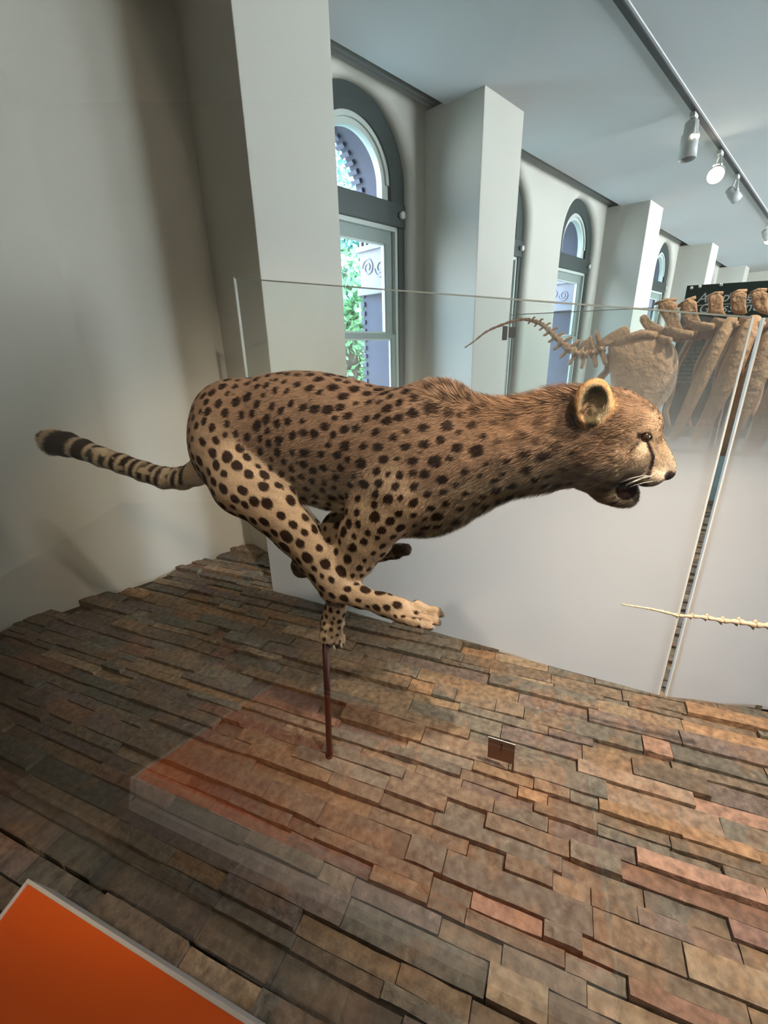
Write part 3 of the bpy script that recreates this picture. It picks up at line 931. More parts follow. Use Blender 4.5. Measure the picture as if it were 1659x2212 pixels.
def fur_color(P, Nn, idx, Wt):
    """linear base colour of the coat at local points P"""
    n_ = len(P)
    names = np.array([PRIMS[i][0] for i in idx])
    X, Y = px_of(P, names)
    top = np.array([0.335, 0.212, 0.138]); leg = np.array([0.53, 0.385, 0.255]); belly = np.array([0.36, 0.295, 0.205]); nape = np.array([0.35, 0.195, 0.105]); white = np.array([0.72, 0.66, 0.54])
    c = np.tile(top, (n_, 1))
    ztop = np.interp(P[:, 0], dense, T_top); zbot = np.interp(P[:, 0], dense, T_bot)
    rel = np.clip((P[:, 1] - zbot) / (ztop - zbot), 0, 1)
    body = np.isin(names, ('torso', 'neck', 'rump'))
    c += (belly - top) * (1 - sm(rel, 0.05, 0.6))[:, None] * body[:, None]
    def wsum(*nm): return sum(Wt[:, PN.index(q)] for q in nm if q in PN)
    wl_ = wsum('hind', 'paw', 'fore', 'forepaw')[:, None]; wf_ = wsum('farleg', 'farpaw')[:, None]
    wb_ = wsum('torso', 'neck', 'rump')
    c = c * (1 - wl_ - wf_) + leg * wl_ + leg * 0.80 * wf_  # far legs coloured darker in place of their shade
    # warm nape and crown
    f = sm(X, 900, 1120) * sm(rel, 0.45, 0.9) * wb_
    c += (nape - c) * f[:, None] * 0.75
    hd = np.isin(names, ('head', 'muzzle', 'jaw', 'ear'))
    wh_ = wsum('head', 'muzzle', 'jaw', 'ear', 'mouth')[:, None]
    crown = np.array([0.26, 0.158, 0.095]); face = np.array([0.43, 0.30, 0.19])
    c = c * (1 - wh_) + (crown + (face - crown) * sm(X + (Y - 900) * 0.9, 1365, 1450)[:, None]) * wh_
    ch = sm(Y + (X - 1300) * 0.1, 985, 1040) * (hd | (names == 'neck')) * sm(X, 1180, 1260)
    c += (np.array([0.45, 0.37, 0.28]) - c) * ch[:, None] * 0.8
    # orange rim and pale inside of the ear, dark ear root
    er = names == 'ear'
    c[er] = (0.50, 0.29, 0.13)
    inn = Nn[:, 2] * np.sign(P[:, 2]) > -2
    ie = (er | hd) & (((X - 1284) / 33) ** 2 + ((Y - 874) / 45) ** 2 < 1.0)
    c[ie] = (0.36, 0.28, 0.17)
    e2 = sm(np.hypot((X - 1272 - (Y - 890) * 0.2) / 15, (Y - 895) / 36), 1.25, 0.75)[:, None] * (er | hd)[:, None]
    c = c * (1 - e2) + np.array([0.06, 0.045, 0.02]) * e2
    bk = sm(np.hypot((X - 1228) / 26, (Y - 905) / 58), 1.2, 0.4) * np.isin(names, ('head', 'neck', 'ear'))
    c = c * (1 - 0.6 * bk)[:, None]
    # inside of the groin: white
    wh = np.isin(names, ('torso', 'rump')) & (rel < 0.12) & (X < 760) & (X > 600)
    c[wh] = white
    # tail gets paler underneath
    tl = names == 'tail'
    c[tl] = np.array([0.56, 0.44, 0.30])
    c[tl & (Nn[:, 1] < -0.2)] = np.array([0.60, 0.52, 0.40])
    return c, names, X, Y, rel


idxV, WtV = regions(pts)
# vertex normals
v0, v1, v2, v3 = (pts[quads[:, k]] for k in range(4))
fn = np.cross(v2 - v0, v3 - v1)
NRM = np.zeros_like(pts)
for k in range(4): np.add.at(NRM, quads[:, k], fn)
NRM /= np.linalg.norm(NRM, axis=1)[:, None] + 1e-12
# make sure they point outward
if np.sum(NRM[:, 2] * np.sign(pts[:, 2])) < 0:
    NRM = -NRM
else:
    quads = quads[:, ::-1]        # local axes are left-handed

# ---- spot centres: poisson sampling on the skin
names_v = np.array([PRIMS[i][0] for i in idxV]); XV, YV = px_of(pts, names_v)
NS = np.random.default_rng(5)
order = NS.permutation(len(pts))
rmin = np.full(len(pts), 0.0285)
rmin[np.isin(names_v, ('rump',))] = 0.0275
rmin[names_v == 'hind'] = 0.032
rmin[(names_v == 'hind') & (YV > 1235)] = 0.027
rmin[np.isin(names_v, ('fore', 'farleg'))] = 0.027
rmin[(names_v == 'fore') & (YV > 1270)] = 0.020
rmin[np.isin(names_v, ('paw', 'forepaw', 'farpaw'))] = 0.019
rmin[(names_v == 'neck') & (YV > 985)] = 0.029
rmin[(names_v == 'neck') & (YV <= 985)] = 0.030
rmin[np.isin(names_v, ('head', 'jaw'))] = 0.026
skip = np.isin(names_v, ('muzzle', 'ear', 'tail', 'mouth')) | ((names_v == 'head') & ((XV > 1330) | (YV < 985))) | ((names_v == 'paw') & (XV > 905))
cell = 0.02
gridh = {}
cent, crad, cdir = [], [], []
for i in order:
    if skip[i]: continue
    r = rmin[i] * (0.80 + 0.4 * (hash((int(i) * 7919) % 1009) % 100) / 100.0)
    p = pts[i]; key = tuple((p // cell).astype(int))
    bad = False
    R_ = 3
    for dx in range(-R_, R_ + 1):
        for dy in range(-R_, R_ + 1):
            for dz in range(-R_, R_ + 1):
                for q in gridh.get((key[0] + dx, key[1] + dy, key[2] + dz), ()):
                    d2 = (p[0] - q[0]) ** 2 + (p[1] - q[1]) ** 2 + (p[2] - q[2]) ** 2
                    if d2 < (0.5 * (r + q[3])) ** 2: bad = True; break
                if bad: break
            if bad: break
        if bad: break
    if bad: continue
    gridh.setdefault(key, []).append((p[0], p[1], p[2], r))
    cent.append(p); 
    nm, a, b = PRIMS[idxV[i]][:3]
    dr = b - a; dr = dr / (np.linalg.norm(dr) + 1e-9) if np.linalg.norm(dr) > 0.002 else np.array([1.0, 0, 0])
    if nm in ('torso', 'neck', 'rump'):
        dr = np.array([0.35, 1.0, 0]) / 1.06 if XV[i] < 640 else np.array([1.0, 0.25, 0]) / 1.03
    cdir.append(dr)
    k = {'hind': 0.36, 'rump': 0.345, 'torso': 0.33, 'neck': 0.28, 'fore': 0.35, 'farleg': 0.33, 'head': 0.20, 'jaw': 0.18, 'paw': 0.25, 'forepaw': 0.27, 'farpaw': 0.3}.get(nm, 0.27)
    crad.append(r * k * (0.72 + 0.5 * ((int(i) * 31) % 97) / 97.0))
cent = np.array(cent); crad = np.array(crad); cdir = np.array(cdir)
# small satellite flecks between the main spots
nf = 420
fi = NS.choice(len(cent), nf); off = NS.normal(size=(nf, 3)); off /= np.linalg.norm(off, axis=1)[:, None]
cent = np.vstack([cent, cent[fi] + off * 0.0165]); crad = np.concatenate([crad, NS.uniform(0.0025, 0.0042, nf)]); cdir = np.vstack([cdir, cdir[fi]])
print('spots', len(cent))
kd = kdtree.KDTree(len(cent))
for i, c_ in enumerate(cent): kd.insert(c_, i)
kd.balance()
DARK = np.array([0.030, 0.014, 0.008])


def paint(P, Nn, idx, Wt):
    c, names, X, Y, rel = fur_color(P, Nn, idx, Wt)
    n_ = len(P)
    spot = np.zeros(n_)
    for i in range(n_):
        p = P[i]
        m = 0.0
        w1 = noise.noise((p[0] * 60, p[1] * 60, p[2] * 60)) * 0.0022
        for co, j, d in kd.find_n(p, 3):
            v = p - cent[j]; al = float(v @ cdir[j]); q = math.sqrt(max(0.0, d * d - al * al) + (al / 1.28) ** 2) + w1
            r = crad[j]
            t = (r + 0.0009 - q) / 0.0018
            if t > m: m = t
        spot[i] = min(1.0, m)
    # tail: spots run into rings, dark tip
    tl = names == 'tail'
    tx = X[tl]; ring = np.zeros(len(tx))
    for r0_, r1_ in ((80, 112), (126, 164), (175, 197), (205, 222), (231, 245), (253, 266), (274, 288), (295, 306), (314, 325), (333, 344), (352, 362), (370, 380), (388, 398), (405, 414)):
        ring = np.maximum(ring, sm(tx, r0_ - 2.5, r0_ + 2.5) * sm(tx, r1_ + 2.5, r1_ - 2.5))
    under = sm(Nn[tl][:, 1], -0.75, -0.3)
    brk = np.array([0.5 + 0.5 * noise.noise((p[0] * 30, p[1] * 45, p[2] * 30)) for p in P[tl]])
    ring = np.where(tx > 205, ring * under * sm(brk, 0.30, 0.42), ring)
    spot[tl] = ring
    fade = np.ones(n_)
    nk = names == 'neck'
    fade[nk] = 0.50 + 0.5 * sm(Y[nk], 920, 1000)
    tr = names == 'torso'
    fade[tr] = 1 - 0.35 * sm(X[tr], 880, 980) * sm(rel[tr], 0.75, 0.95)
    fade[names == 'head'] = 0.55
    fade[names == 'jaw'] = 0.4
    # pads and toe tips
    pw = (names == 'paw') * sm(Y + (X - 920) * 0.30, 1357, 1363) * sm(X, 893, 900)
    pw = np.maximum(pw, (names == 'paw') * sm(X, 943, 949) * 0.85)
    spot = np.maximum(spot, pw * 0.97)
    for (x0, y0), (x1, y1) in (((862, 1338), (906, 1347)), ((872, 1327), (926, 1341)), ((880, 1316), (938, 1330))):  # shade in the creases between the toes, painted as dark lines
        t_ = np.clip(((X - x0) * (x1 - x0) + (Y - y0) * (y1 - y0)) / ((x1 - x0) ** 2 + (y1 - y0) ** 2), 0, 1)
        dd = np.hypot(X - x0 - t_ * (x1 - x0), Y - y0 - t_ * (y1 - y0))
        spot = np.maximum(spot, (names == 'paw') * sm(dd, 2.6, 0.8) * 0.45)
    fp = (names == 'forepaw') & (Y > 1389)
    spot[fp] = np.maximum(spot[fp], 0.9)
    fa = names == 'farpaw'; spot[fa] = np.maximum(spot[fa], 0.75)
    fl = (names == 'farleg') & (X < 665) & (Y > 1195); spot[fl] = np.maximum(spot[fl], 0.9)
    sp = (spot * fade)[:, None]
    dk = DARK * (1 + 1.6 * (Nn[:, 1:2] * 0.5 + 0.5) * 0)
    c = c * (1 - sp) + dk * sp
    # face marks: tear line, stripe behind the eye, mouth, nose
    def line(pts_, wd, pts_w=None):
        d = np.full(n_, 1e3)
        for (x0, y0), (x1, y1) in zip(pts_, pts_[1:]):
            dx, dy = x1 - x0, y1 - y0
            t = np.clip(((X - x0) * dx + (Y - y0) * dy) / (dx * dx + dy * dy), 0, 1)
            d = np.minimum(d, np.hypot(X - x0 - t * dx, Y - y0 - t * dy))
        return sm(d, wd + 1.5, wd - 1.5)
    hd = np.isin(names, ('head', 'muzzle', 'jaw', 'mouth'))
    mk = np.maximum(line([(1398, 950), (1404, 966), (1411, 985), (1409, 1004), (1402, 1026)], 4.2), line([(1394, 946), (1376, 960), (1362, 974)], 3.6) * 0.8)
    mk = np.maximum(mk, line([(1408, 1008), (1402, 1030)], 6.0) * 0.7)
    mk = np.maximum(mk, line([(1383, 941), (1403, 945)], 8.0))
    lips = sm(np.hypot((X - 1353) / 24, (Y - 1060) / 21), 1.08, 0.9)  # dark inner lip, with the shade of the open mouth painted in
    mk = np.maximum(mk, lips)
    mk = np.maximum(mk, line([(1335, 1044), (1365, 1047), (1396, 1047)], 5.0) * 0.85)
    mk = np.maximum(mk, line([(1322, 1078), (1345, 1088)], 1.0) * 0)
    nose = sm(np.hypot((X - 1449) / 15, (Y - 1029) / 12), 1.1, 0.85)
    mk = np.maximum(mk, nose)
    mk = (mk * hd)[:, None]
    c = c * (1 - mk) + np.array([0.022, 0.010, 0.009]) * mk
    # pale flash under the eye and on the upper lip
    pf = (sm(np.hypot((X - 1386) / 16, (Y - 975) / 26), 1.1, 0.5) * hd)[:, None] * (1 - mk)
    c = c * (1 - 0.5 * pf) + np.array([0.70, 0.56, 0.40]) * 0.5 * pf
    # dark streaks on the cheek
    st = np.array([noise.noise((x * 0.035 + 9, (y + 0.5 * x) * 0.09, 3.0)) for x, y in zip(X, Y)])
    ck = (sm(st, 0.12, 0.34) * hd * sm(Y, 950, 985) * sm(X, 1395, 1350) * 0.5)[:, None]
    c = c * (1 - ck) + np.array([0.12, 0.065, 0.035]) * ck
    # streaky tonal variation of the coat, strongest on nape and head
    amp = np.where(np.isin(names, ('head', 'neck', 'ear')), 0.34, 0.13)
    vr = np.array([noise.noise((p[0] * 28, p[1] * 75 + p[0] * 20, p[2] * 60)) for p in P])
    c = c * (1 + amp * np.clip(vr * 1.8, -1, 1))[:, None]
    return np.clip(c, 0, 1), spot, names, X, Y


colV, spotV, names_v, XV, YV = paint(pts, NRM, idxV, WtV)
WV = to_world(pts)
me = bpy.data.meshes.new('cheetah')
me.vertices.add(len(WV)); me.vertices.foreach_set('co', WV.ravel())
me.loops.add(len(quads) * 4); me.loops.foreach_set('vertex_index', quads.ravel())
me.polygons.add(len(quads)); me.polygons.foreach_set('loop_start', np.arange(0, len(quads) * 4, 4)); 
me.update(calc_edges=True); me.validate()
set_col(me, colV)
ROOT = to_world(loc(702, 1392, -.06)); ROOT = np.asarray(ROOT).ravel()
chee = link('cheetah', me, M_FUR, None, True)
tag(chee, 'spotted cheetah mount caught in full gallop, one forepaw on a steel pole', 'cheetah')

# ---- coat: short blades of hair rooted on the skin
tri = np.concatenate([quads[:, [0, 1, 2]], quads[:, [0, 2, 3]]])
A_, B_, C_ = (pts[tri[:, k]] for k in range(3))
area = np.linalg.norm(np.cross(B_ - A_, C_ - A_), axis=1) / 2
fcx = (A_ + B_ + C_) / 3
nrmf = (NRM[tri[:, 0]] + NRM[tri[:, 1]] + NRM[tri[:, 2]]) / 3
view = CAM[None] - to_world(fcx); view /= np.linalg.norm(view, axis=1)[:, None]
nw = nrmf[:, 0:1] * HD + nrmf[:, 1:2] * UP + nrmf[:, 2:3] * NV
facing = np.einsum('ij,ij->i', view, nw)
wgt = area * np.where(facing > -0.25, 1.0, 0.22)
fi_name = names_v[tri[:, 0]]
wgt = wgt * np.where(np.isin(fi_name, ('head', 'muzzle', 'jaw', 'ear')), 1.6, 1.0)
NH = 330000
pick = NS.choice(len(tri), NH, p=wgt / wgt.sum())
r1 = np.sqrt(NS.random(NH)); r2 = NS.random(NH)
b0, b1, b2 = (1 - r1)[:, None], (r1 * (1 - r2))[:, None], (r1 * r2)[:, None]
hp = A_[pick] * b0 + B_[pick] * b1 + C_[pick] * b2
hn = NRM[tri[pick, 0]] * b0 + NRM[tri[pick, 1]] * b1 + NRM[tri[pick, 2]] * b2
hn /= np.linalg.norm(hn, axis=1)[:, None]
hidx = idxV[tri[pick, 0]]
hW = WtV[tri[pick, 0]]
hc, hs, hnames, HX, HY = paint(hp, hn, hidx, hW)
# growth direction
flow = np.zeros_like(hp)
for i, (nm, a, b, ra, rb, l) in enumerate(PRIMS):
    m = hidx == i
    if not m.any(): continue
    d = b - a; L_ = np.linalg.norm(d)
    d = d / L_ if L_ > 0.002 else np.array([-1.0, -0.3, 0])
    if nm in ('torso', 'rump', 'neck'): d = np.array([-1.0, -0.35, 0])
    if nm in ('head', 'muzzle', 'jaw'): d = np.array([-1.0, -0.15, 0])
    if nm == 'ear': d = np.array([0.2, 1.0, 0])
    flow[m] = d
flow += NS.normal(size=flow.shape) * 0.22
flow -= hn * np.einsum('ij,ij->i', flow, hn)[:, None]
flow /= np.linalg.norm(flow, axis=1)[:, None] + 1e-9
Ls = np.full(NH, 0.0085)
L_map = {'torso': .0105, 'neck': .016, 'rump': .0065, 'hind': .0045, 'paw': .006, 'fore': .0055, 'forepaw': .006, 'farleg': .006, 'farpaw': .007, 'tail': .0075, 'head': .013, 'muzzle': .0035, 'jaw': .009, 'ear': .005, 'mouth': .002}
Ls = sum(hW[:, PN.index(nm)] * v for nm, v in L_map.items() if nm in PN)
lift = np.full(NH, 0.30)
rel = np.clip((hp[:, 1] - np.interp(hp[:, 0], dense, T_bot)) / (np.interp(hp[:, 0], dense, T_top) - np.interp(hp[:, 0], dense, T_bot)), 0, 1)
body = np.isin(hnames, ('torso', 'neck'))
mane = body * sm(HX, 860, 960) * sm(rel, 0.80, 0.97)
Ls += mane * 0.014; lift += mane * 0.35
bel = body * sm(rel, 0.14, 0.02); Ls += bel * 0.008; lift += bel * 0.2
tip = (hnames == 'tail') * sm(HX, 190, 110); Ls += tip * 0.020; lift += tip * 0.25
mz = (hnames == 'head') * sm(HX, 1340, 1370); Ls -= mz * 0.006
msk = (hnames == 'head') & (HX > 1340) & (HY > 930); Ls[msk] = 0.0045
lip = np.hypot((HX - 1353) / 24, (HY - 1060) / 21) < 1; Ls[lip & np.isin(hnames, ('head', 'muzzle', 'jaw', 'mouth'))] = 0.0008
Ls[np.hypot((HX - 1449) / 15, (HY - 1029) / 12) < 1.05] = 0.0006
Ls[(np.hypot((HX - 1394) / 12, (HY - 945) / 9) < 1)] = 0.0008
Ls *= NS.uniform(0.6, 1.25, NH)
tipp = hp + flow * (Ls * np.cos(lift))[:, None] + hn * (Ls * np.sin(lift))[:, None] + np.array([0, -1, 0]) * (Ls * 0.10)[:, None]
sd = np.cross(flow, hn); sd += NS.normal(size=sd.shape) * 0.3; sd /= np.linalg.norm(sd, axis=1)[:, None] + 1e-9
wd_ = (0.00055 + Ls * 0.022)[:, None]
base0 = hp - hn * 0.0006
V = np.stack([to_world(base0 + sd * wd_), to_world(base0 - sd * wd_), to_world(tipp)], 1).reshape(-1, 3)
mh = bpy.data.meshes.new('fur')
mh.vertices.add(NH * 3); mh.vertices.foreach_set('co', V.ravel())
mh.loops.add(NH * 3); mh.loops.foreach_set('vertex_index', np.arange(NH * 3))
mh.polygons.add(NH); mh.polygons.foreach_set('loop_start', np.arange(0, NH * 3, 3))
mh.update(calc_edges=True)
jit = NS.uniform(0.72, 1.30, (NH, 1)); jit = np.where(hs[:, None] > 0.5, jit * 0.9, jit)
hc2 = np.clip(hc * jit, 0, 1)
set_col(mh, np.repeat(hc2, 3, 0))
# soft shading: hairs take the skin's normal
nws = hn[:, 0:1] * HD + hn[:, 1:2] * UP + hn[:, 2:3] * NV + NS.normal(size=hn.shape) * 0.22
nws /= np.linalg.norm(nws, axis=1)[:, None]
mh.normals_split_custom_set_from_vertices(np.repeat(nws, 3, 0).astype(np.float32))
fur = link('fur', mh, M_HAIR, chee); fur['kind'] = 'stuff'

# eyes, whiskers, teeth, claws
M_EYE = mat('amber_glass_eye', (0.035, 0.018, 0.008), 0.05, spec=0.8)
M_BLACK = mat('wet_black', (0.008, 0.006, 0.006), 0.25)
for w_ in (-.0505, .0505):
    p = to_world(loc(1393, 944, w_)).ravel()
    bm = bmesh.new(); bmesh.ops.create_uvsphere(bm, u_segments=20, v_segments=12, radius=0.0090, matrix=Matrix.Translation(p))
    o = from_bm('eye', bm, M_EYE, chee, True)
M_WH = mat('whisker_white', (0.75, 0.72, 0.66), 0.5)
wr = random.Random(4)
for k in range(6):
    x0, y0 = 1402 + wr.uniform(-10, 10), 1034 + wr.uniform(-9, 9)
    P = []
    for t in (0, .33, .66, 1):
        P.append(to_world(loc(x0 - 52 * t * wr.uniform(0.9, 1.1), y0 + (4 + k * 2.6) * t + 6 * t * t, -.046 - 0.012 * t)).ravel())
    tube('whisker', P, [0.0004, 0.00035, 0.0003, 0.00015], M_WH, chee, 5)
M_CLAW = mat('claw_horn', (0.42, 0.36, 0.28), 0.4)
for (x0, y0, w_, dx, dy) in ((915, 1352, -.130, 4, 9), (934, 1352, -.116, 5, 9), (944, 1343, -.100, 5, 9), (719, 1393, -.072, 5, 13), (736, 1390, -.056, 3, 12), (701, 1387, -.080, 2, 10), (636, 1212, .056, -2, -9)):
    a = to_world(loc(x0, y0, w_)).ravel(); b = to_world(loc(x0 + dx * .7, y0 + dy * .5, w_)).ravel(); c = to_world(loc(x0 + dx, y0 + dy, w_)).ravel()
    tube('claw', [a, b, c], [0.0032, 0.0024, 0.0006], M_CLAW, chee, 8)

# ------------------------------------------------------------------ steel pole
pb = onplane(712, 1637, NV, D0 - .05); pb = onplane(712, 1637, (0, 0, 1), -1.25 + 0.004)
ptop = to_world(loc(703, 1391, -.070)).ravel()
pole = empty('support_pole', tuple(pb)); tag(pole, 'thin dark red-brown steel pole rising from the stones to the cheetah forepaw', 'pole')
dv = ptop - pb
print('pole base', pb, 'top', ptop, 'lean', dv[:2])
tube('shaft', [(0, 0, 0.0), tuple(dv)], 0.0095, M_STEEL, pole, 20)
bm = bmesh.new(); bm_tube(bm, [(0, 0, -0.006), (0, 0, 0.016)], [0.0125, 0.0118], 20)
from_bm('base_collar', bm, M_STEEL, pole, True)

# ------------------------------------------------------------------ showcase glass and the sign in front of it
GD = 0.37                                       # glass plane, metres from the camera along NV
gx = empty('showcase_window', tuple(HD * -0.6 + NV * GD + UP * ZF)); tag(gx, kind='structure')
gx.name = 'window_8'
bm = bmesh.new()
g0, g1 = -4.2, 2.6
q = [HD * g + NV * (GD + t) + UP * z for g in (g0, g1) for t in (0, 0.010) for z in (-0.30, ZC)]
P = [bm.verts.new(v) for v in q]
for f in ((0, 1, 5, 4), (2, 6, 7, 3), (0, 2, 3, 1), (4, 5, 7, 6), (0, 4, 6, 2), (1, 3, 7, 5)): bm.faces.new([P[i] for i in f])
gl = from_bm('pane', bm, M_GLASS)
gl.parent = gx; gl.matrix_parent_inverse = Matrix.Translation(gx.location).inverted()

a = ray(60, 1897); b = ray(283, 1680)
t1 = 2 * GD / (float(np.dot(NV, a)) + 1.2337 * float(np.dot(NV, b)))
C1 = CAM + a * t1                                # corner nearest the glass
C1m = C1 + 2 * (GD - float(np.dot(NV, C1))) * NV  # its mirror image
e = ray(600, 1470); tE = float(np.dot(HD, C1m)) / float(np.dot(HD, e)); Em = CAM + e * tE
E1 = Em - 2 * (float(np.dot(NV, Em)) - GD) * NV
side = E1 - C1; wS = float(np.linalg.norm(side)); side = side / wS
print('sign corner', C1, 'side', side, wS, 'E proj', project(E1))
pj = project(C1 + side * 0.05); print('side slope', (pj[1] - 1895) / (pj[0] - 60))
LS = 1.1
nS = np.cross(HD, side); nS = nS if nS[2] > 0 else -nS
MS = Matrix(((HD[0], side[0], nS[0], C1[0]), (HD[1], side[1], nS[1], C1[1]), (HD[2], side[2], nS[2], C1[2]), (0, 0, 0, 1)))
M_ORANGE = mat('orange_sign_panel', (0.66, 0.098, 0.008), 0.32, noise_scale=5, noise_amt=0.06, bump=0.05, bump_scale=400)
M_ALU = mat('brushed_pale_frame', (0.62, 0.585, 0.55), 0.38, 0.15)
sg = empty('sign_panel', (0, 0, 0)); sg.matrix_world = MS
tag(sg, 'slanted orange sign panel in a pale metal frame, bottom left in front of the glass', 'sign')
tw = wS
box('face', (0.006, 0.006, -0.02), (LS - 0.006, tw - 0.006, -0.004), M_ORANGE, sg)
fr = bmesh.new()
fw, fh = 0.0065, 0.085
bm_box(fr, (0, 0, -fh), (LS, fw, 0.0), None, 0.0008); bm_box(fr, (0, tw - fw, -fh), (LS, tw, 0.0), None, 0.0008)
bm_box(fr, (0, fw, -fh), (fw, tw - fw, 0.0), None, 0.0008); bm_box(fr, (LS - fw, fw, -fh), (LS, tw - fw, 0.0), None, 0.0008)
from_bm('frame', fr, M_ALU, sg)
sup = bmesh.new()
bm_box(sup, (0.53, tw * 0.35, -0.6), (0.57, tw * 0.35 + 0.04, -0.012))
from_bm('post', sup, M_ALU, sg)

# ------------------------------------------------------------------ number tag on the stones
M_BRONZE = mat('brown_anodised_plate', (0.105, 0.058, 0.036), 0.5, 0.2)
tb = onplane(1107.5, 1669, (0, 0, 1), -1.25 + 0.006)
tagR = empty('number_tag', tuple(tb)); tag(tagR, 'small brown metal number tag standing on the stones, marked 1', 'number tag')
dep = depth_of(tb)
# plate faces the visitor, its right side runs down into a pin
nvT = NV
def tp(px, py): return onplane(px, py, NV, float(np.dot(NV, tb))) - tb
c_ = [tp(1055, 1592), tp(1113, 1610), tp(1109.5, 1652), tp(1053, 1635)]
bm = bmesh.new()
fvs = [bm.verts.new(p) for p in c_] + [bm.verts.new(p + NV * 0.0016) for p in c_]
for f in ((0, 1, 2, 3), (7, 6, 5, 4), (0, 4, 5, 1), (1, 5, 6, 2), (2, 6, 7, 3), (3, 7, 4, 0)): bm.faces.new([fvs[i] for i in f])
from_bm('plate', bm, M_BRONZE, tagR)
bm = bmesh.new(); u = (c_[1] - c_[0]) / np.linalg.norm(c_[1] - c_[0])
P = [c_[0], c_[1], c_[1] + NV * 0.0016, c_[0] + NV * 0.0016]
lo = [bm.verts.new(p) for p in P]; hi = [bm.verts.new(p + UP * 0.0012) for p in P]
bm.faces.new(hi)
for k in range(4): bm.faces.new((lo[k], lo[(k + 1) % 4], hi[(k + 1) % 4], hi[k]))
from_bm('bright_top_edge', bm, M_EDGE, tagR)['label'] = 'near-white top edge'
bm = bmesh.new()
q0, q1 = tp(1106, 1650), tp(1110.5, 1651)
P = [tp(1106.0, 1650), tp(1110.5, 1651), tp(1108.6, 1670), tp(1104.8, 1669)]
fvs = [bm.verts.new(p + NV * .0001) for p in P] + [bm.verts.new(p + NV * 0.0014) for p in P]
for f in ((0, 1, 2, 3), (7, 6, 5, 4), (0, 4, 5, 1), (1, 5, 6, 2), (2, 6, 7, 3), (3, 7, 4, 0)): bm.faces.new([fvs[i] for i in f])
from_bm('pin', bm, M_BRONZE, tagR)


def text_obj(name, s, origin, xdir, ydir, size, m, parent=None, extrude=0.0004, shear=0.0, ax='LEFT'):
    cu = bpy.data.curves.new(name, 'FONT'); cu.body = s; cu.size = size; cu.extrude = extrude; cu.shear = shear
    cu.align_x = ax; cu.align_y = 'CENTER'; cu.resolution_u = 3
    o = bpy.data.objects.new(name, cu); COL.objects.link(o)
    x = Vector(xdir).normalized(); y = Vector(ydir).normalized(); z = x.cross(y)
    o.matrix_world = Matrix(((x.x, y.x, z.x, origin[0]), (x.y, y.y, z.y, origin[1]), (x.z, y.z, z.z, origin[2]), (0, 0, 0, 1)))
    dg = bpy.context.evaluated_depsgraph_get()
    me = bpy.data.meshes.new_from_object(o.evaluated_get(dg)); mw = o.matrix_world.copy()
    bpy.data.objects.remove(o); me.transform(mw); me.materials.clear()
    return link(name, me, m, parent)


ctr = onplane(1083, 1616, NV, float(np.dot(NV, tb)) - 0.0010)
t_ = text_obj('numeral', '1', ctr, HD, UP, 0.042, mat('black_print', (0.008, 0.005, 0.004), 0.5), None, ax='CENTER')
t_.parent = tagR; t_.matrix_parent_inverse = Matrix.Translation(tagR.location).inverted()

# ------------------------------------------------------------------ pale bony tail of the next exhibit
M_PBONE = mat('pale_bone', (0.62, 0.50, 0.36), 0.6, noise_scale=60, noise_amt=0.2, bump=0.4, bump_scale=120)
pt = empty('skeleton_tail', tuple(onplane(1500, 1328, NV, 1.20))); tag(pt, 'thin pale string of tail bones reaching in from the right before the white panels', 'skeleton tail')
ptL = np.array(pt.location)
TP = [(1342, 1305), (1372, 1310), (1404, 1315), (1436, 1322), (1466, 1330), (1496, 1331), (1528, 1334), (1562, 1341), (1596, 1343), (1632, 1350), (1668, 1352), (1705, 1356), (1745, 1360)]
prev = None
for k in range(len(TP) - 1):
    a = onplane(*TP[k], NV, 1.20) - ptL; b = onplane(*TP[k + 1], NV, 1.20) - ptL
    r = 0.0016 + 0.00042 * k
    d = b - a
    bm = bmesh.new()
    bm_tube(bm, [a, a + d * .12, a + d * .5, a + d * .86, b * .995 + a * .005], [r * 1.0, r * 1.6, r * 1.0, r * 1.9, r * 1.3], 10)
    if k > 2:
        for s in (-1, 1):
            bm_tube(bm, [a + d * .74, a + d * .93 + UP * s * r * 2.2, a + d * 0.97 + UP * s * r * 2.9], [r * 1.1, r * .8, r * .3], 6)
    from_bm('vertebra', bm, M_PBONE, pt, True)

# ------------------------------------------------------------------ large brown skeleton behind the barrier
M_BONE = mat('brown_bone', (0.56, 0.38, 0.25), 0.7, noise_scale=18, noise_amt=0.30, bump=1.0, bump_scale=38, bump_dist=0.015)
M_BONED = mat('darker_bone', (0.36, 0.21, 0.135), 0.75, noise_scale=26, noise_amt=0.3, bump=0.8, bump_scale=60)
DS = 2.55
sk = empty('mounted_skeleton', tuple(onplane(1500, 960, NV, DS))); tag(sk, 'large brown mounted animal skeleton with broad pelvis and thick ribs behind the barrier', 'skeleton')
skL = np.array(sk.location)


def sp(px, py, off=0.0): return onplane(px, py, NV, DS + off) - skL
def sr(rpx, px=1450, py=800): return rpx * depth_of(onplane(px, py, NV, DS)) / F


def bone(name, pts_, m=None, seg=14, flat=1.0):
    P = [sp(p[0], p[1], p[3] if len(p) > 3 else 0) for p in pts_]; R = [sr(p[2]) for p in pts_]
    return tube(name, P, R, m or M_BONE, sk, seg, True, flat)


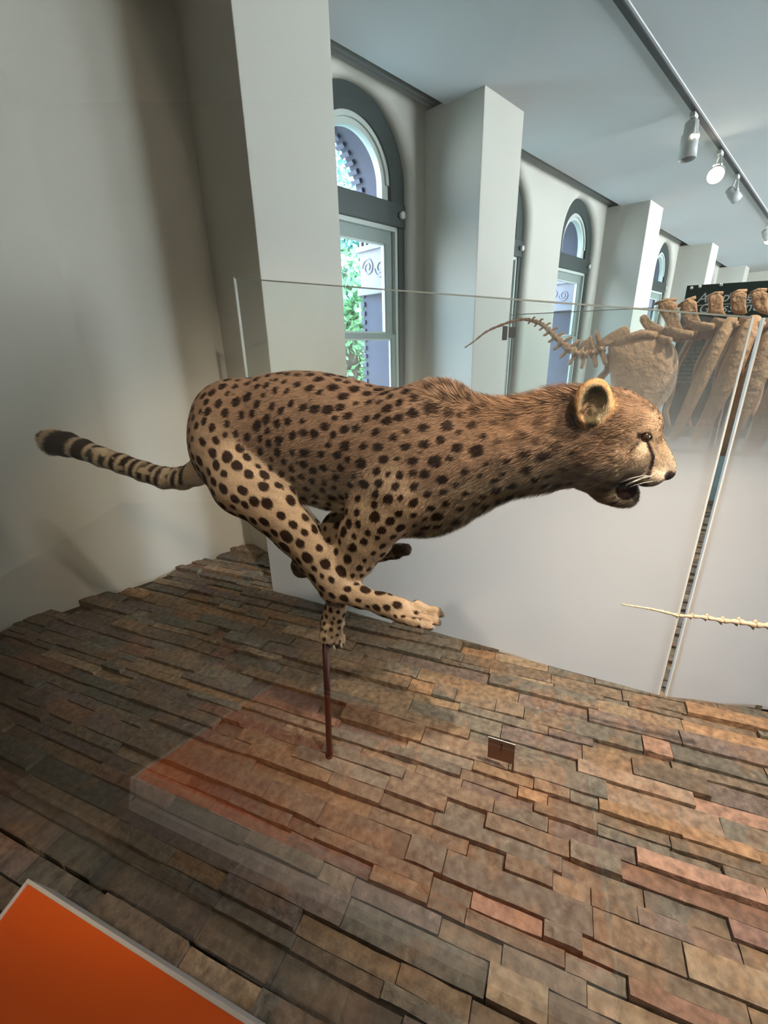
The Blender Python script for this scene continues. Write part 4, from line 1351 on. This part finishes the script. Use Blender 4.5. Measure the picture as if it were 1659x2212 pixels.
def plate(name, outline, off, thick, m=None, dome=0.0):
    """bone plate: outlined shape inflated toward its middle, with a real thickness"""
    o2 = []
    n0 = len(outline)
    for i in range(n0):                      # one round of corner cutting
        a, b = outline[i], outline[(i + 1) % n0]
        o2 += [(a[0] * .75 + b[0] * .25, a[1] * .75 + b[1] * .25), (a[0] * .25 + b[0] * .75, a[1] * .25 + b[1] * .75)]
    c = (sum(p[0] for p in o2) / len(o2), sum(p[1] for p in o2) / len(o2))
    bm = bmesh.new()
    for s in (-1, 1):
        prev = None; first = None
        for sc_, f in ((1.0, 0.0), (0.965, 0.65), (0.86, 0.95), (0.6, 1.0), (0.3, 1.0)):
            ringv = [bm.verts.new(sp(c[0] + (x - c[0]) * sc_, c[1] + (y - c[1]) * sc_, off + s * thick * f + dome * (1 - sc_ ** 2))) for x, y in o2]
            if prev:
                for k in range(len(o2)):
                    q_ = (prev[k], prev[(k + 1) % len(o2)], ringv[(k + 1) % len(o2)], ringv[k])
                    bm.faces.new(q_ if s > 0 else q_[::-1])
            prev = ringv
        bm.faces.new(prev if s > 0 else prev[::-1])
    bmesh.ops.remove_doubles(bm, verts=bm.verts, dist=1e-5)
    bmesh.ops.recalc_face_normals(bm, faces=bm.faces)
    return from_bm(name, bm, m or M_BONE, sk, True)


# tail vertebrae from the thin tip up over the arch and down to the pelvis
TL = [(1004, 751, 2.0), (1019, 741, 2.2), (1033, 730, 2.6), (1048, 718, 3.0), (1063, 710, 3.2), (1081, 703, 3.6), (1100, 696, 3.8), (1122, 690, 4.0), (1140, 690, 4.5), (1155, 694, 5.0), (1170, 700, 5.5), (1183, 710, 6.5),
      (1195, 722, 7), (1208, 735, 8), (1222, 748, 9), (1238, 759, 10), (1254, 765, 11), (1272, 764, 12), (1290, 756, 13), (1306, 748, 14)]
for k in range(len(TL) - 1):
    (x0, y0, r0), (x1, y1, r1) = TL[k], TL[k + 1]
    A, B = sp(x0, y0), sp(x1, y1); d = B - A
    per = np.cross(d / np.linalg.norm(d), NV)
    if per[2] < 0: per = -per
    ra = sr(r0)
    bm = bmesh.new()
    bm_tube(bm, [A, A + d * .15, A + d * .5, A + d * .85, A + d * .97], [ra * .9, ra * 1.05, ra * .62, ra * 1.05, ra * .85], 12)
    if k > 7:
        q_ = min(1.6, (k - 7) * 0.16 + 0.5)
        bm_tube(bm, [A + d * .5, A + d * .75 + per * ra * (1.1 + q_), A + d * .95 + per * ra * (1.2 + q_)], [ra * .5, ra * .4, ra * .3], 8)
        bm_tube(bm, [A + d * .5, A + d * .3 - per * ra * (1.0 + q_), A + d * .2 - per * ra * (1.3 + q_)], [ra * .5, ra * .4, ra * .3], 8)
        for s in (-1, 1): bm_tube(bm, [A + d * .5, A + d * .4 + NV * s * ra * 2.2], [ra * .5, ra * .25], 8)
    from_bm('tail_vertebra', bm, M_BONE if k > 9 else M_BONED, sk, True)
# broad pelvis blade
plate('pelvis', [(1312, 745), (1345, 733), (1385, 722), (1422, 728), (1450, 738), (1464, 760), (1466, 790), (1460, 830), (1445, 860), (1422, 885), (1400, 915), (1370, 920), (1338, 905), (1322, 870), (1318, 820), (1316, 780)], -0.02, 0.022, None, -0.05)
plate('sacrum', [(1290, 742), (1312, 722), (1350, 702), (1358, 706), (1364, 722), (1330, 742), (1300, 752)], -0.01, 0.02)
bone('pelvis_brim', [(1318, 752, 8, -.02), (1345, 735, 9, -.04), (1385, 720, 8, -.05), (1418, 724, 7, -.04)])
bone('sciatic_arch', [(1318, 765, 9, .05), (1312, 800, 8, .08), (1290, 825, 9, .10), (1268, 842, 11, .10)], M_BONED)
# tall square-topped spines along the back
SPN = [((1412, 655), (1462, 645), (1466, 690), (1480, 720), (1448, 730), (1440, 700)),
       ((1464, 660), (1504, 640), (1508, 690), (1530, 706), (1500, 716), (1478, 700)),
       ((1526, 640), (1563, 631), (1562, 670), (1572, 682), (1530, 684), (1530, 660)),
       ((1577, 635), (1614, 626), (1611, 662), (1616, 680), (1580, 678), (1578, 655)),
       ((1620, 632), (1657, 624), (1660, 662), (1668, 684), (1630, 672), (1624, 650)),
       ((1672, 626), (1712, 618), (1714, 660), (1720, 684), (1680, 676), (1676, 650))]
for k, s in enumerate(SPN):
    spn_ = plate('neural_spine', list(s), 0.0, 0.014)
    a, b = s[0], s[1]
    bone('spine_crest', [(a[0] + 1, a[1] + 2, 3.2), ((a[0] + b[0]) / 2, (a[1] + b[1]) / 2 - 1, 4.0), (b[0] - 1, b[1] + 2, 3.2)]).parent = spn_
plate('neural_spine', [(1378, 688), (1394, 676), (1408, 694), (1434, 706), (1452, 722), (1438, 732), (1410, 724), (1392, 712)], -0.01, 0.014)
for (a, b) in (((1436, 712), (1496, 722)), ((1492, 700), (1541, 705)), ((1420, 728), (1448, 735)), ((1540, 694), (1592, 700)), ((1600, 690), (1650, 702))):
    bone('transverse_process', [(a[0], a[1], 8, -.02), ((a[0] + b[0]) / 2, (a[1] + b[1]) / 2 + 4, 9, -.05), (b[0], b[1], 6, -.08)], None, 12, 1.0)
for k in range(9):
    x = 1420 + k * 34; y = 722 - k * 3.2
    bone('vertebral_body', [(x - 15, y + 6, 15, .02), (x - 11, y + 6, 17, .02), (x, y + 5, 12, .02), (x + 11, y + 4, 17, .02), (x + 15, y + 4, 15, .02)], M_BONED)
# near ribs
for pts_ in ([(1582, 688, 9), (1565, 715, 12), (1535, 775, 13), (1505, 840, 12.5), (1480, 895, 11), (1460, 935, 10), (1454, 947, 9)],
             [(1630, 690, 12), (1612, 722, 17), (1585, 785, 18), (1556, 850, 16), (1528, 905, 13), (1508, 940, 11), (1500, 957, 9)],
             [(1690, 700, 12), (1665, 735, 18), (1632, 810, 20), (1605, 870, 20), (1585, 920, 18), (1570, 955, 15), (1562, 975, 12)],
             [(1740, 720, 12), (1712, 780, 18), (1675, 860, 20), (1645, 920, 18), (1620, 975, 14)],
             [(1790, 730, 12), (1760, 800, 18), (1722, 880, 20), (1690, 950, 18), (1668, 990, 14)]):
    P = [(p[0], p[1], p[2], -0.03 - 0.10 * math.sin(math.pi * i / (len(pts_) - 1))) for i, p in enumerate(pts_)]
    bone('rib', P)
# far ribs, their shade put into a darker bone colour
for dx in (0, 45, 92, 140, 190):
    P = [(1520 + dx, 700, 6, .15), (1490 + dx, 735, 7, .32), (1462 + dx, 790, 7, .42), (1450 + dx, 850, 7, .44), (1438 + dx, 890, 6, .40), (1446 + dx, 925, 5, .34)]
    bone('rib', P, M_BONED)['label'] = 'rib of the far side, coloured darker for shade'
# steel rod that carries it, down to the floor behind the frosted panel
r0_ = sp(1600, 700, .05)
tube('support_rod', [r0_, (r0_[0], r0_[1], ZF * 0 + 0.0 - skL[2])], 0.014, M_STEEL, sk, 12)

# ------------------------------------------------------------------ green text board and low case behind the skeleton
DB = 4.25
bc = onplane(1560, 1000, NV, DB)
M_GREEN = mat('dark_green_board', (0.018, 0.034, 0.026), 0.35)
M_TEAL = mat('pale_teal_case_side', (0.42, 0.52, 0.52), 0.5, noise_scale=3, noise_amt=0.05)
M_GREYTOP = mat('grey_case_top', (0.36, 0.42, 0.41), 0.5)
M_BLK = mat('dark_gap_strip', (0.03, 0.035, 0.035), 0.6)
zA = onplane(1560, 985, NV, DB)[2]; zB = onplane(1560, 968, NV, DB + 0.0)[2]
hL = float(np.dot(HD, onplane(1410, 950, NV, DB)))
hR = hL + 3.4
case = empty('display_plinth', tuple(HD * (hL - 0.5) + NV * DB)); tag(case, 'long pale teal display plinth with a dark recessed strip, under the green board', 'plinth')
def hbox(name, h0, h1, n0, n1, z0, z1, m, parent, bevel=0.0):
    mt = Matrix(((HD[0], NV[0], 0, 0), (HD[1], NV[1], 0, 0), (0, 0, 1, 0), (0, 0, 0, 1)))
    bm = bmesh.new(); bm_box(bm, (h0, n0, z0), (h1, n1, z1), mt, bevel)
    o = from_bm(name, bm, m, None)
    if parent is not None:
        o.parent = parent; o.matrix_parent_inverse = parent.matrix_basis.inverted()
    return o
hbox('side_panel', hL - 0.5, hR, DB, DB + 0.5, -0.02, zA, M_TEAL, case)
hbox('recessed_strip', hL - 0.49, hR, DB + 0.01, DB + 0.49, zA, zA + 0.045, M_BLK, case)
hbox('top_slab', hL - 0.5, hR, DB - 0.01, DB + 0.5, zA + 0.045, zA + 0.13, M_GREYTOP, case, 0.004)
bt = onplane(1486, 617, NV, DB + .1)[2]
board = empty('text_board', tuple(HD * hL + NV * (DB + .1) + UP * (zA + .13))); tag(board, 'dark green text board with white title lettering behind the skeleton', 'text board')
hb = float(np.dot(HD, onplane(1484, 620, NV, DB + .1)))
hbox('board_face', hb, hR, DB + 0.1, DB + 0.13, zA + 0.13, bt, M_GREEN, board)
M_TXT = mat('white_lettering', (0.78, 0.80, 0.76), 0.5)
M_TXT2 = mat('small_print', (0.16, 0.20, 0.18), 0.6)
def btext(s, px, py, size, shear=0.22, m=None):
    o = onplane(px, py, NV, DB + 0.0985)
    t = text_obj('lettering', s, o, HD, UP, size, m or M_TXT, None, 0.0008, shear); t['kind'] = 'stuff'
    t.parent = board; t.matrix_parent_inverse = board.matrix_basis.inverted()
btext('Adapting to', 1506, 645, 0.098)
btext('Grasslands', 1508, 668, 0.098)
rr_ = random.Random(3)
for row in range(9):      # body copy, too small to read
    ln = ''.join(rr_.choice('aeinorstl ') for _ in range(46))
    btext(ln, 1466 - row * 2.6, 752 + row * 9, 0.036, 0, M_TXT2)
for k, px in enumerate((1494, 1512, 1558)):     # bright fixing studs along the top
    p = onplane(px, (622, 619, 615)[k], NV, DB + 0.095)
    bm = bmesh.new(); bmesh.ops.create_uvsphere(bm, u_segments=10, v_segments=6, radius=0.011, matrix=Matrix.Translation(p))
    o = from_bm('stud', bm, mat('polished_stud', (0.9, 0.9, 0.88), 0.15, 0.2), None, True); o.parent = board; o.matrix_parent_inverse = board.matrix_basis.inverted()

# clear screen beside the second pier, held by a grey clamp
s0 = onplane(1117, 680, NV, 3.20); 
scr = empty('glass_screen', tuple(s0)); tag(scr, 'clear glass screen with a thin green top edge, behind the bony tail', 'glass screen')
h0 = float(np.dot(HD, onplane(1103, 690, NV, 3.20))); z1 = s0[2]
mt = Matrix(((HD[0], NV[0], 0, 0), (HD[1], NV[1], 0, 0), (0, 0, 1, 0), (0, 0, 0, 1)))
hbox('sheet', h0, h0 + 2.6, 3.20, 3.21, -0.02, z1, M_CLEAR, scr)
hbox('top_edge', h0, h0 + 2.6, 3.1995, 3.2105, z1, z1 + 0.004, M_EDGE2, scr)
M_CLAMP = mat('grey_bronze_clamp', (0.12, 0.115, 0.10), 0.4, 0.4)
pc = onplane(1100, 718, NV, 3.17)
cl = empty('glass_clamp', tuple(pc)); tag(cl, 'small grey-brown two-leaf clamp on the edge of the far glass screen', 'clamp')
def leaf(x0, y0, x1, y1, dn):
    a = onplane(x0, y1, NV, 3.17 + dn); b = onplane(x1, y0, NV, 3.17 + dn)
    hbox('clamp_leaf', float(a @ HD), float(b @ HD), 3.17 + dn, 3.182 + dn, a[2], b[2], M_CLAMP, cl, 0.001)
leaf(1084, 704, 1097, 735, 0.0); leaf(1098, 706, 1115, 730, 0.004)

# ------------------------------------------------------------------ track lighting
M_TRACK = mat('black_track_slot', (0.02, 0.02, 0.022), 0.5)
M_HOUS = M_CEIL
M_TWHITE = mat('white_track_paint', (0.66, 0.67, 0.67), 0.4)
M_LAMPW = mat('white_lamp_housing', (0.62, 0.62, 0.60), 0.4)
M_SLOT = mat('hot_vent_slot', (1, 1, 1), 0.5, emit=(1, 0.86, 0.62), estr=14)
M_BULB = mat('lit_lamp_face', (1, 1, 1), 0.5, emit=(1, 0.86, 0.66), estr=60)
YT = 1.245
tr = empty('lighting_track', (3.0, YT, ZC)); tag(tr, 'white ceiling track with a black slot running between the spotlights', 'lighting track')
box('housing', (-3.4, -0.030, -0.010), (10, 0.030, -0.0005), M_HOUS, tr)
box('slot', (-3.4, -0.017, -0.020), (10, 0.017, -0.0095), M_TRACK, tr)


def spot_fixture(x, aim, label, lit=True, power=60, angle=50, y=YT, body_len=0.15, rad=0.05, face_on=False, blend=0.35, size=0.03, colr=(1, 0.80, 0.58), light_at=None, dark_mouth=False):
    root = empty('track_spotlight', (x, y, ZC - 0.032))
    tag(root, label, 'spotlight', 'track spotlights')
    box('adapter', (-0.05, -0.018, -0.03), (0.05, 0.018, 0.0), M_LAMPW, root, bevel=0.003)
    bm = bmesh.new()
    bm_tube(bm, [(0, 0, -0.02), (-0.03, -0.02, -0.06), (-0.045, -0.035, -0.15)], 0.008, 8)
    bm_tube(bm, [(0, 0, -0.02), (0.03, 0.02, -0.06), (0.05, 0.035, -0.15)], 0.008, 8)
    from_bm('yoke', bm, M_LAMPW, root, True)
    piv = Vector((0, 0, -0.17))
    d = (Vector(aim) - (Vector(root.location) + piv)).normalized()
    rot = d.to_track_quat('Z', 'Y').to_matrix().to_4x4()
    T = Matrix.Translation(piv) @ rot
    bm = bmesh.new()
    prof = [(-body_len * .55, 0.55), (-body_len * .5, .75), (-body_len * .2, .8), (-body_len * .18, .95), (body_len * .5, 1.0), (body_len * .5, .93), (body_len * .35, .90)]
    rings = [[bm.verts.new(T @ Vector((rad * k * math.cos(2 * math.pi * i / 24), rad * k * math.sin(2 * math.pi * i / 24), z))) for i in range(24)] for z, k in prof]
    for a, b in zip(rings, rings[1:]):
        for i in range(24): bm.faces.new((a[i], a[(i + 1) % 24], b[(i + 1) % 24], b[i]))
    bm.faces.new(rings[0][::-1])
    head = from_bm('lamp_head', bm, M_LAMPW, root, True)
    bm = bmesh.new(); bmesh.ops.create_circle(bm, cap_ends=True, segments=24, radius=rad * 0.88, matrix=T @ Matrix.Translation((0, 0, body_len * .36)))
    from_bm('lens', bm, M_BULB if lit and not dark_mouth else M_TRACK, head)
    bm = bmesh.new(); bm_box(bm, (-rad * .5, rad * .80, -body_len * .08), (rad * .5, rad * .99, -body_len * .0), T)
    from_bm('vent_slot', bm, M_SLOT if lit else M_TRACK, head)
    if lit and power > 0:
        pos = Vector(root.location) + piv + d * (body_len * .56)
        l = light('spotlight_beam', 'SPOT', pos, power, colr, target=aim, size=size, angle=angle, blend=blend)
        l.parent = root; l.matrix_parent_inverse = Matrix.Translation(root.location).inverted()
    return root


spot_fixture(4.62, (4.5, 1.1, 0.2), 'white track spotlight nearest the camera, its dark mouth pointing down', True, 120, 70, body_len=0.24, rad=0.062, dark_mouth=True)
spot_fixture(5.62, (0.9, 0.3, 0.6), 'brightly glaring track spotlight aimed at the cheetah', True, 55, 42, rad=0.07, size=0.04)
spot_fixture(6.5, (9.0, -1.0, 0.0), 'white track spotlight just past the glaring one', True, 150, 80)
spot_fixture(9.2, (12, -0.5, 0), 'white track spotlight farthest along the track, at the right edge', True, 150, 80)
spot_fixture(9.6, (7, 1.6, 1.2), 'last small track spotlight, paired with the farthest one', True, 60, 80)
# second track over the visitor's side (out of view) that lights the exhibit
tr2 = empty('lighting_track', (1.0, -0.62, ZC)); tag(tr2, 'second white ceiling track above the visitor, outside the picture', 'lighting track')
box('housing', (-3.8, -0.03, -0.028), (4, 0.03, -0.0005), M_TWHITE, tr2)
spot_fixture(-0.9, (0.50, 1.25, 0.75), 'spotlight on the second track aimed at the cheetah haunch', True, 110, 40, y=-0.62)
spot_fixture(0.9, (1.15, 0.10, 0.1), 'spotlight on the second track aimed at the stones', True, 430, 50, y=-0.62, blend=0.9, colr=(1, 0.82, 0.66))
spot_fixture(0.3, (1.30, 1.15, 0.60), 'spotlight on the second track aimed at the frosted panels', True, 390, 64, y=-0.62, blend=0.9, colr=(1, 0.86, 0.74))
spot_fixture(2.6, (2.7, 0.2, 1.2), 'added unseen spotlight on the second track, brightening the big skeleton', True, 160, 60, y=-0.62, blend=0.6)  # lamp added out of view to brighten the bones
spot_fixture(1.2, (-1.4, 2.66, 1.8), 'spotlight on a third track washing the left wall', True, 44, 67, y=-1.5, blend=0.08, colr=(1, 0.86, 0.66))
spot_fixture(-0.2, (0.28, -0.08, 0.6), 'spotlight on the second track lighting the orange sign', True, 56, 75, y=-0.62, blend=0.6)
